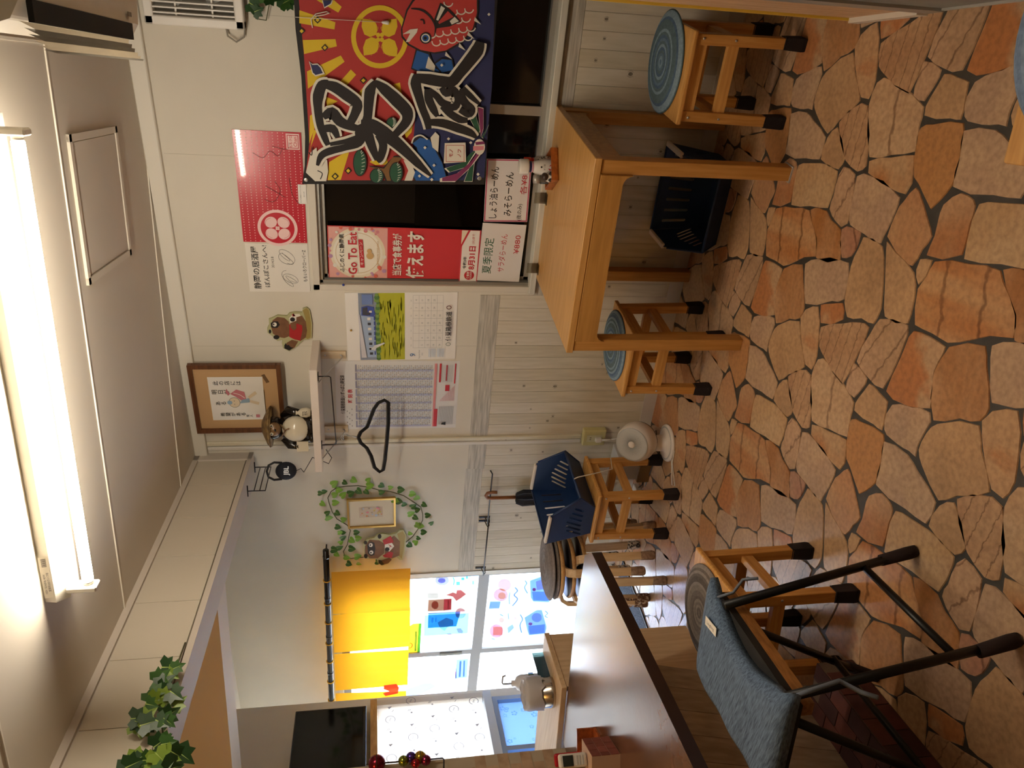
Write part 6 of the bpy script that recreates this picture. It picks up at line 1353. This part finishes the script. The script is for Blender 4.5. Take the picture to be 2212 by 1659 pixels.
mk3 = [('#e88f74', 'e', 1120, 900, 82, 80), ('#f0b49a', 'p', sq_(1080, 850, 1190, 950)), ('#dca06a', 'e', 1180, 770, 30, 32), ('#8a92b0', 's', [(1260, 690), (1265, 760)], .006), ('#9a9cb8', 'p', [(1250, 860), (1310, 820), (1330, 860), (1260, 930)]), ('#e0a878', 'e', 1340, 760, 26, 28), ('#7f86b0', 's', [(1160, 700), (1200, 720)], .008), ('#8a8cb4', 's', [(1060, 990), (1100, 1000)], .008)]
dpaper('menu_poster', [(1015, 690), (1380, 665), (1330, 1010), (985, 1030)], '#bccdf2', 'pale blue menu poster with several small dishes on the lower door pane', marks=mk3)
mk4 = [('#8c97b8', 'p', [(1455, 740), (1600, 650), (1660, 650), (1720, 860), (1700, 930), (1510, 950), (1490, 900)]), ('#aab4d0', 'p', [(1500, 840), (1700, 820), (1690, 925), (1515, 940)]), ('#cf6a76', 'e', 1525, 815, 24, 18), ('#c4bccc', 'e', 1600, 740, 60, 55), ('#6a76a8', 's', [(1700, 660), (1730, 690), (1700, 720), (1730, 740)], .006), ('#6a76a8', 's', [(1400, 700), (1430, 760), (1400, 830), (1420, 920)], .007)]
dpaper('menu_poster', [(1405, 665), (1757, 640), (1700, 975), (1355, 1000)], '#b6c8ee', 'pale blue menu poster with a slanted lunch box on the lower door pane', marks=mk4)
dpaper('text_banner', [(645, 1245), (782, 1232), (765, 1460), (625, 1470)], '#9fb0e8', 'blue text banner on the second door leaf', YB+.054, [('#7f92d8', 's', [(690, 1260), (680, 1450)], .014), ('#8398dc', 's', [(735, 1255), (728, 1445)], .012)])
dpaper('picture_poster', [(30, 1560), (260, 1500), (420, 1360), (640, 1345), (640, 1640), (330, 1800), (30, 1800)], '#e4e4f4', 'white poster with pink and blue figures on the second door leaf', YB+.054, [('#8ea2d0', 'p', [(35, 1600), (240, 1530), (330, 1520), (400, 1560), (200, 1659), (40, 1700)]), ('#e88fa8', 'p', [(480, 1400), (570, 1355), (640, 1390), (620, 1450), (540, 1465)]), ('#a0b0d8', 'p', [(395, 1420), (440, 1380), (450, 1470), (400, 1490)]), ('#d8a0c8', 'p', [(365, 1515), (540, 1500), (500, 1560), (470, 1600), (420, 1590)]), ('#e0a8d0', 'e', 615, 1590, 62, 45)])
# ---- television on the kitchen side wall
tv = thing('television', g(-3.24, 3.1, 1.59), 'black flat television mounted above the kitchen window', 'television')
MB().gbox(-3.298, -3.235, 2.85, 3.30, 1.66, 1.9).build('mount', BLM, tv)
MB().gbox(-3.235, -3.205, 2.62, 3.467, 1.585, 1.962).build('case', mat('tv_black', '#0d0c0c', .35), tv, bevel=.004)
MB().gbox(-3.205, -3.2035, 2.632, 3.455, 1.602, 1.952).build('screen', mat('tv_screen', '#0a0a0b', .08), tv)
# ---- printed curtain in the kitchen window
pcn = thing('window_curtain', g(LG-.01, 3.0, .93), 'white cloth curtain with grey print in the kitchen window', 'curtain')
CUR = mat('curtain_cloth', '#e9e4de', .8, transl=.55); n, m = 60, 6; vs = []
def cz(b, f): return .012*math.sin(b*34)+.006*math.sin(b*71+2)*f
for j in range(m+1):
    for k in range(n+1):
        b = 2.36+(3.535-2.36)*k/n; f = j/m; vs.append(g(LG-.012+cz(b, f)*(.4+.6*f), b, 1.525-(1.525-.93)*f))
MB().add(vs, [(j*(n+1)+k, j*(n+1)+k+1, (j+1)*(n+1)+k+1, (j+1)*(n+1)+k) for j in range(m) for k in range(n)], 0, True).build('cloth', CUR, pcn)
rnd = random.Random(6); cp = Plane2(g(LG+.012, 0, 0), -G2, ZA); cp.n = G1; P = Print(cp, .0); CG = mat('curtain_grey', '#8f8c92', .8, transl=.4)
for i in range(13):
    for j in range(5):
        a, b = -(2.45+i*.088+(.04 if j % 2 else 0)), .985+j*.118; k = (i+j) % 3
        if k == 0: P.stroke([(a+.026*math.cos(t), b+.026*math.sin(t)) for t in [.4+i_*.45 for i_ in range(12)]], .004, CG); P.text('PIPE', a, b, .014, CG, rot=.4, bold=.02)
        elif k == 1: P.poly([(a-.008, b-.012), (a+.012, b+.004), (a-.004, b+.014)], CG); P.stroke([(a+.02, b-.02), (a+.034, b-.01)], .003, CG)
        else: P.disc(a, b, .006, CG, 6); P.stroke([(a-.025, b+.012), (a-.012, b+.02)], .003, CG); P.stroke([(a-.025, b+.004), (a-.012, b+.012)], .003, CG)
tag(P.build('motif', pcn), kind='stuff')
# ---- jingle bells on a wire by the brick-papered wall
bw = thing('bell_wire', g(-2.67, 2.54, 1.25), 'thin black wire holding a row of jingle bells beside the kitchen wall', 'wire')
fbp = lambda a, b, d=-2.665: PG(780+a/4.424, 1440+b/4.424, d)
MB().tube([fbp(200, 930), fbp(220, 920), fbp(500, 900), fbp(780, 875), fbp(792, 890), fbp(790, 960)], .0035, 6).build('wire', BW, bw); MB().tube([fbp(790, 960), g(-2.69, 2.50, fbp(790, 960).z)], .0035, 6).build('arm', BW, bw)
for (a, b, r, cc, nm) in ((150, 925, .036, '#7d1f30', 'large dark red'), (405, 900, .022, '#8f9a3a', 'green gold'), (478, 866, .022, '#5a3f9c', 'violet'), (565, 866, .026, '#b79a34', 'gold'), (520, 925, .019, '#b8323a', 'bright red'), (618, 893, .022, '#8a3050', 'wine red')):
    c = fbp(a, b, -2.655); bl = thing('jingle_bell', c-ZA*r, '%s jingle bell hanging on the black wire' % nm, 'bell', 'jingle bells')
    MB().ell(c, (r, r, r), 16, 12).build('ball', mat('bell_'+nm.replace(' ', '_'), cc, .2, .85), bl); MB().tube([c+Vector((math.cos(t), math.sin(t), 0))*(r*1.01) for t in [6.2832*i/16 for i in range(16)]], r*.06, 5, closed=True).build('seam', mat('bell_seam', '#2a2018', .5, .5), bl)
    MB().tube([c+ZA*r*.95, c+ZA*(r+.008)], .0025, 6).build('ring', BW, bl)
# ---- things on the side cabinet
STL = mat('steel', '#b4aca2', .2, .95); ctop = .74
pc = g(-2.56, 2.76, ctop); pt = thing('steel_bin', pc, 'brushed steel bin lined with a white plastic bag on the pale cabinet', 'bin')
MB().lathe(pc, [(0, 0), (.066, 0), (.068, .004), (.068, .02), (.066, .022), (.066, .125), (.064, .125), (.062, .02), (0, .02)], 28).build('body', STL, pt)
q = MB(); n = 28; vs = []; rnd = random.Random(3)
for z, r, jt in ((.055, .073, .004), (.085, .075, .005), (.12, .074, .004), (.138, .066, .004), (.128, .056, .003), (.06, .05, .002)):
    for k in range(n): rr = r+rnd.uniform(-jt, jt); vs.append(pc+Vector((rr*math.cos(6.2832*k/n), rr*math.sin(6.2832*k/n), z+rnd.uniform(-jt, jt)*(3 if z < .06 else 1))))
q.add(vs, [(i*n+k, i*n+(k+1) % n, (i+1)*n+(k+1) % n, (i+1)*n+k) for i in range(5) for k in range(n)], 0, True); q.build('bag', mat('bag_white', '#dedfe6', .4, transl=.3), pt)
pb_ = g(-2.62, 2.90, ctop); bt = thing('pump_bottle', pb_, 'white pump bottle of hand sanitiser behind the steel bin', 'bottle')
MB().lathe(pb_, [(0, 0), (.036, 0), (.038, .006), (.038, .12), (.03, .14), (.014, .148), (.014, .165), (0, .165)], 20).build('body', mat('bottle_white', '#dfe4ee', .35), bt)
MB().tube([pb_+ZA*.165, pb_+ZA*.205, pb_+ZA*.21+G1*.01, pb_+ZA*.208+G1*.045, pb_+ZA*.195+G1*.05], .0045, 8).build('pump', mat('pump_grey', '#aeb4c0', .4), bt)
P = Print(Plane2(pb_+G1*.0385+ZA*.03-G2*0, G2*-1, ZA)); P.pl.n = G1
for k, cc in enumerate((INK_B, INK_G, INK_PK, INK_N)): P.rect(-.02+k*.01, .03, -.013+k*.01, .055, cc)
P.build('label', bt)
mr = thing('glass_plate', g(-2.52, 2.97, ctop), 'small clear glass plate standing on the pale cabinet', 'plate')
MB().gbox(-2.53, -2.525, 2.80, 2.99, ctop+.001, ctop+.055).build('plate', pane_mat('glass_green', '#c4dcd8', .7, .05, 1.0), mr)
# ---- things on the counter: brick-papered box, handset, small wooden stand
cz_ = .72; bxo = thing('brick_box', g(-2.16, 2.0, cz_), 'small pen box covered with red brick paper on the brown counter', 'box')
b0 = g(-2.16, 2.02, cz_); rot = .35; ux = (G1*math.cos(rot)+G2*math.sin(rot)); uy = ZA.cross(ux)
MB().box(b0+ZA*.05-uy*.03, (.075, .13, .1), (ux, uy, ZA)).build('box', mat('mortar_pale', '#b79a84', .7), bxo)
BR2 = [mat('mini_brick%d' % i, c, .7, var=.2, scale=40) for i, c in enumerate(('#7c3e30', '#8a4a3a', '#703428'))]; rnd = random.Random(2)
for r in range(3):
    for k in range(4):
        o_ = -.065+k*.044-(.022 if r % 2 else 0)
        lo, hi = max(o_, -.065), min(o_+.042, .065)
        if hi-lo > .006: MB().box(b0-uy*.03+uy*((lo+hi)/2)+ux*.0383+ZA*(.017+.033*r), (.002, hi-lo, .031), (ux, uy, ZA)).build('brick', BR2[rnd.randrange(3)], bxo)
        lo, hi = max(-.0375+k*.03-(.015 if r % 2 else 0), -.0375), min(-.0375+k*.03+.028-(.015 if r % 2 else 0), .0375)
        if hi-lo > .006: MB().box(b0-uy*.03+ux*((lo+hi)/2)+uy*.0658+ZA*(.017+.033*r), (hi-lo, .002, .031), (ux, uy, ZA)).build('brick', BR2[rnd.randrange(3)], bxo)
vn2 = (CAM-b0); vn2.z = 0; vn2.normalize(); vr2 = ZA.cross(vn2)*-1; vr2 = vn2.cross(ZA)*-1
hp = b0-uy*.035+ZA*.152; hs = thing('cordless_handset', hp-ZA*.05, 'white cordless handset with grey screen standing in the brick-papered box', 'phone')
rr_ = ZA.cross(vn2); MB().box(hp, (.046, .02, .1), (rr_, vn2, ZA)).build('body', mat('handset_white', '#d8d3c8', .4), hs, bevel=.008, seg=2)
MB().box(hp+vn2*.0105+ZA*.018, (.034, .0015, .036), (rr_, vn2, ZA)).build('screen', mat('handset_screen', '#2b302c', .2), hs)
for k in range(3): MB().box(hp+vn2*.0105-ZA*(.014+.01*k), (.03, .001, .005), (rr_, vn2, ZA)).build('key', FG, hs)
rp2 = b0-uy*.005-ux*.01+ZA*.155; rdh = thing('red_phone', rp2-ZA*.05, 'red phone case standing behind the white handset in the brick-papered box', 'phone')
MB().box(rp2-vn2*.02, (.044, .014, .1), (rr_, vn2, ZA)).build('case', mat('phone_red', '#a81c26', .25), rdh, bevel=.008, seg=2)
ws = thing('wooden_stand', g(-2.27, 2.16, cz_), 'small reddish wooden stand on the counter behind the brick-papered box', 'stand')
q = MB(); b1 = g(-2.27, 2.17, cz_); ws_m = wood('stand_wood', '#a5562c', '#7d3c1c', .35, 'x', 5)
MB().box(b1+ZA*.004, (.09, .07, .008), (ux, uy, ZA)).build('base', ws_m, ws); MB().box(b1+uy*.03+ZA*.04, (.09, .008, .065), (ux, uy, ZA)).build('back', ws_m, ws); MB().box(b1-ux*.04+ZA*.035, (.008, .07, .055), (ux, uy, ZA)).build('side', ws_m, ws)
# ---- condiment tray on the dining table
TRW = wood('tray_wood', '#b5652c', '#8e4a1e', .3, 'x', 5); tx, ty = -1.015, 3.24; ta = Vector((.79, .62, 0)).normalized(); tb_ = ZA.cross(ta)
tz_ = tz+.0005; tr = thing('condiment_tray', (tx, ty, tz), 'small reddish wooden tray of condiments on the dining table', 'tray')
TL, TWd, TH = .14, .13, .032; c0 = PZ(1207, 354, tz)+tb_*(TWd/2)
MB().box(c0+ZA*.003, (TL, TWd, .006), (ta, tb_, ZA)).build('bottom', TRW, tr)
for s_ in (-1, 1):
    MB().box(c0+tb_*(s_*(TWd/2-.003))+ZA*TH/2, (TL, .006, TH), (ta, tb_, ZA)).build('wall', TRW, tr); MB().box(c0+ta*(s_*(TL/2-.003))+ZA*TH/2, (.006, TWd-.012, TH), (ta, tb_, ZA)).build('wall', TRW, tr)
zb2 = tz+.0065
def bottle(nm, p, parts, label, cat='bottle'):
    o = thing(nm, p, label, cat, 'condiments in the tray')
    for pn_, prof, m in parts: MB().lathe(p, prof, 20).build(pn_, m, o)
    return o
BW_ = mat('bottle_cream', '#dcd6cc', .35)
p1 = c0+ta*.005-tb_*.005+ZA*.0065
o = bottle('sauce_bottle', p1, [('body', [(0, 0), (.036, 0), (.038, .005), (.034, .05), (.025, .088), (.022, .092), (0, .092)], BW_), ('neck_band', [(.0225, .09), (.023, .1), (.0, .1)], mat('band_pink', '#cf9aa4', .4)), ('label_band', [(.0235, .1), (.0235, .118), (0, .118)], mat('band_navy', '#2a3a86', .4)), ('cap', [(.031, .112), (.032, .116), (.031, .148), (.027, .152), (0, .152)], BW_)], 'white tapered sauce bottle with a wide cap in the wooden tray')
vt = CAM-p1; vt.z = 0; vt.normalize(); P = Print(Plane2(p1+vt*.036+ZA*.0, ZA.cross(vt), ZA)); P.pl.n = vt
P.disc(0, .062, .004, K_, 10); P.poly([(-.014, .025), (-.004, .034), (-.008, .02)], INK_R); P.poly([(.004, .03), (.014, .02), (.006, .016)], INK_R); P.text('ポン酢', 0, .048, .009, K_)
for k in range(8): P.disc(-.018+.005*k, .012+.004*(k % 3), .0018, (K_, INK_R, INK_GR)[k % 3], 6)
P.build('label', o)
p2 = c0+ta*.042+tb_*.032+ZA*.0065
bottle('sauce_bottle', p2, [('body', [(0, 0), (.024, 0), (.025, .005), (.025, .06), (.016, .082), (0, .082)], mat('bottle_speckle', '#cfc9c0', .35, col2='#2b2724', scale=120, lo=.42, hi=.46)), ('shoulder', [(.0165, .08), (.015, .092), (0, .092)], mat('red_plastic', '#d5382a', .35)), ('cap', [(.0175, .092), (.0175, .122), (0, .123)], MATS['red_plastic'])], 'speckled sauce bottle with a red cap in the wooden tray')
p3 = c0-ta*.04+tb_*.02+ZA*.0065
bottle('spice_jar', p3, [('body', [(0, 0), (.018, 0), (.019, .004), (.019, .055), (.015, .06), (0, .06)], pane_mat('jar_glass', '#d0c8b8', .5, .05, 1.0)), ('cap', [(.018, .06), (.018, .085), (0, .086)], mat('cap_grey', '#a8a49c', .3, .4))], 'clear glass spice jar with grey cap in the wooden tray', 'jar')
p4 = c0-ta*.045-tb_*.03+ZA*.0065
cw = bottle('pepper_pot', p4, [('body', [(0, 0), (.02, 0), (.023, .012), (.023, .03), (.016, .045), (0, .046)], BW_)], 'small black and white cow shaped pepper pot in the wooden tray', 'pot')
MB().ell(p4+ZA*.05+vt*.012, (.017, .02, .015), 14, 10).build('head', mat('cow_dark', '#3a2a22', .4), cw); 
for s_ in (-1, 1): MB().ell(p4+ZA*.025+vt*.017+ZA.cross(vt)*(s_*.012), (.009, .009, .01), 10, 8).build('patch', K_, cw)
CLR = pane_mat('clear_acrylic', '#e8e4da', .85, .05, 1.2)
for i, (x, y, lab) in enumerate(((1178, 425, 'small clear acrylic card stand on the table beside the tray'), (1160, 575, 'small clear acrylic card stand at the left corner of the table'))):
    p = PZ(x, y, tz); p.y = min(p.y, 3.325); s_ = thing('card_stand', p, lab, 'stand', 'acrylic card stands')
    MB().box(p+ZA*.0015, (.05, .035, .003)).build('base', CLR, s_); MB().box(p+Vector((0, .008, .028)), (.05, .003, .05)).build('plate', CLR, s_)
# ---- boxes and cable on the floor behind the stools
fb = thing('storage_box', (-2.75, 3.30, 0), 'white box on a brown carton on the floor behind the stool by the wall', 'box')
MB().xbox(-2.83, -2.66, 3.22, 3.355, 0, .07).build('carton', mat('carton', '#8a6a44', .8), fb); MB().xbox(-2.82, -2.655, 3.235, 3.355, .07, .2).build('case', mat('case_white', '#c9c5c0', .5), fb)
ps = thing('power_adapter', (-2.97, 3.30, 0), 'white power adapter on the floor by the plank wall', 'adapter'); MB().xbox(-3.0, -2.94, 3.28, 3.34, 0, .035).build('body', WHT, ps, bevel=.004); MB().tube([(-2.94, 3.3, .012), (-2.9, 3.28, .004), (-2.87, 3.29, .004)], .003, 6).build('cable', K_, ps)
tag(MB().tube([(-2.5, 3.27, .005), (-2.58, 3.16, .005), (-2.64, 3.18, .005), (-2.67, 3.2, .005), (-2.88, 3.24, .005)], .0025, 6).build('floor_cable', K_), 'thin black cable on the stones behind the fan', 'cable')
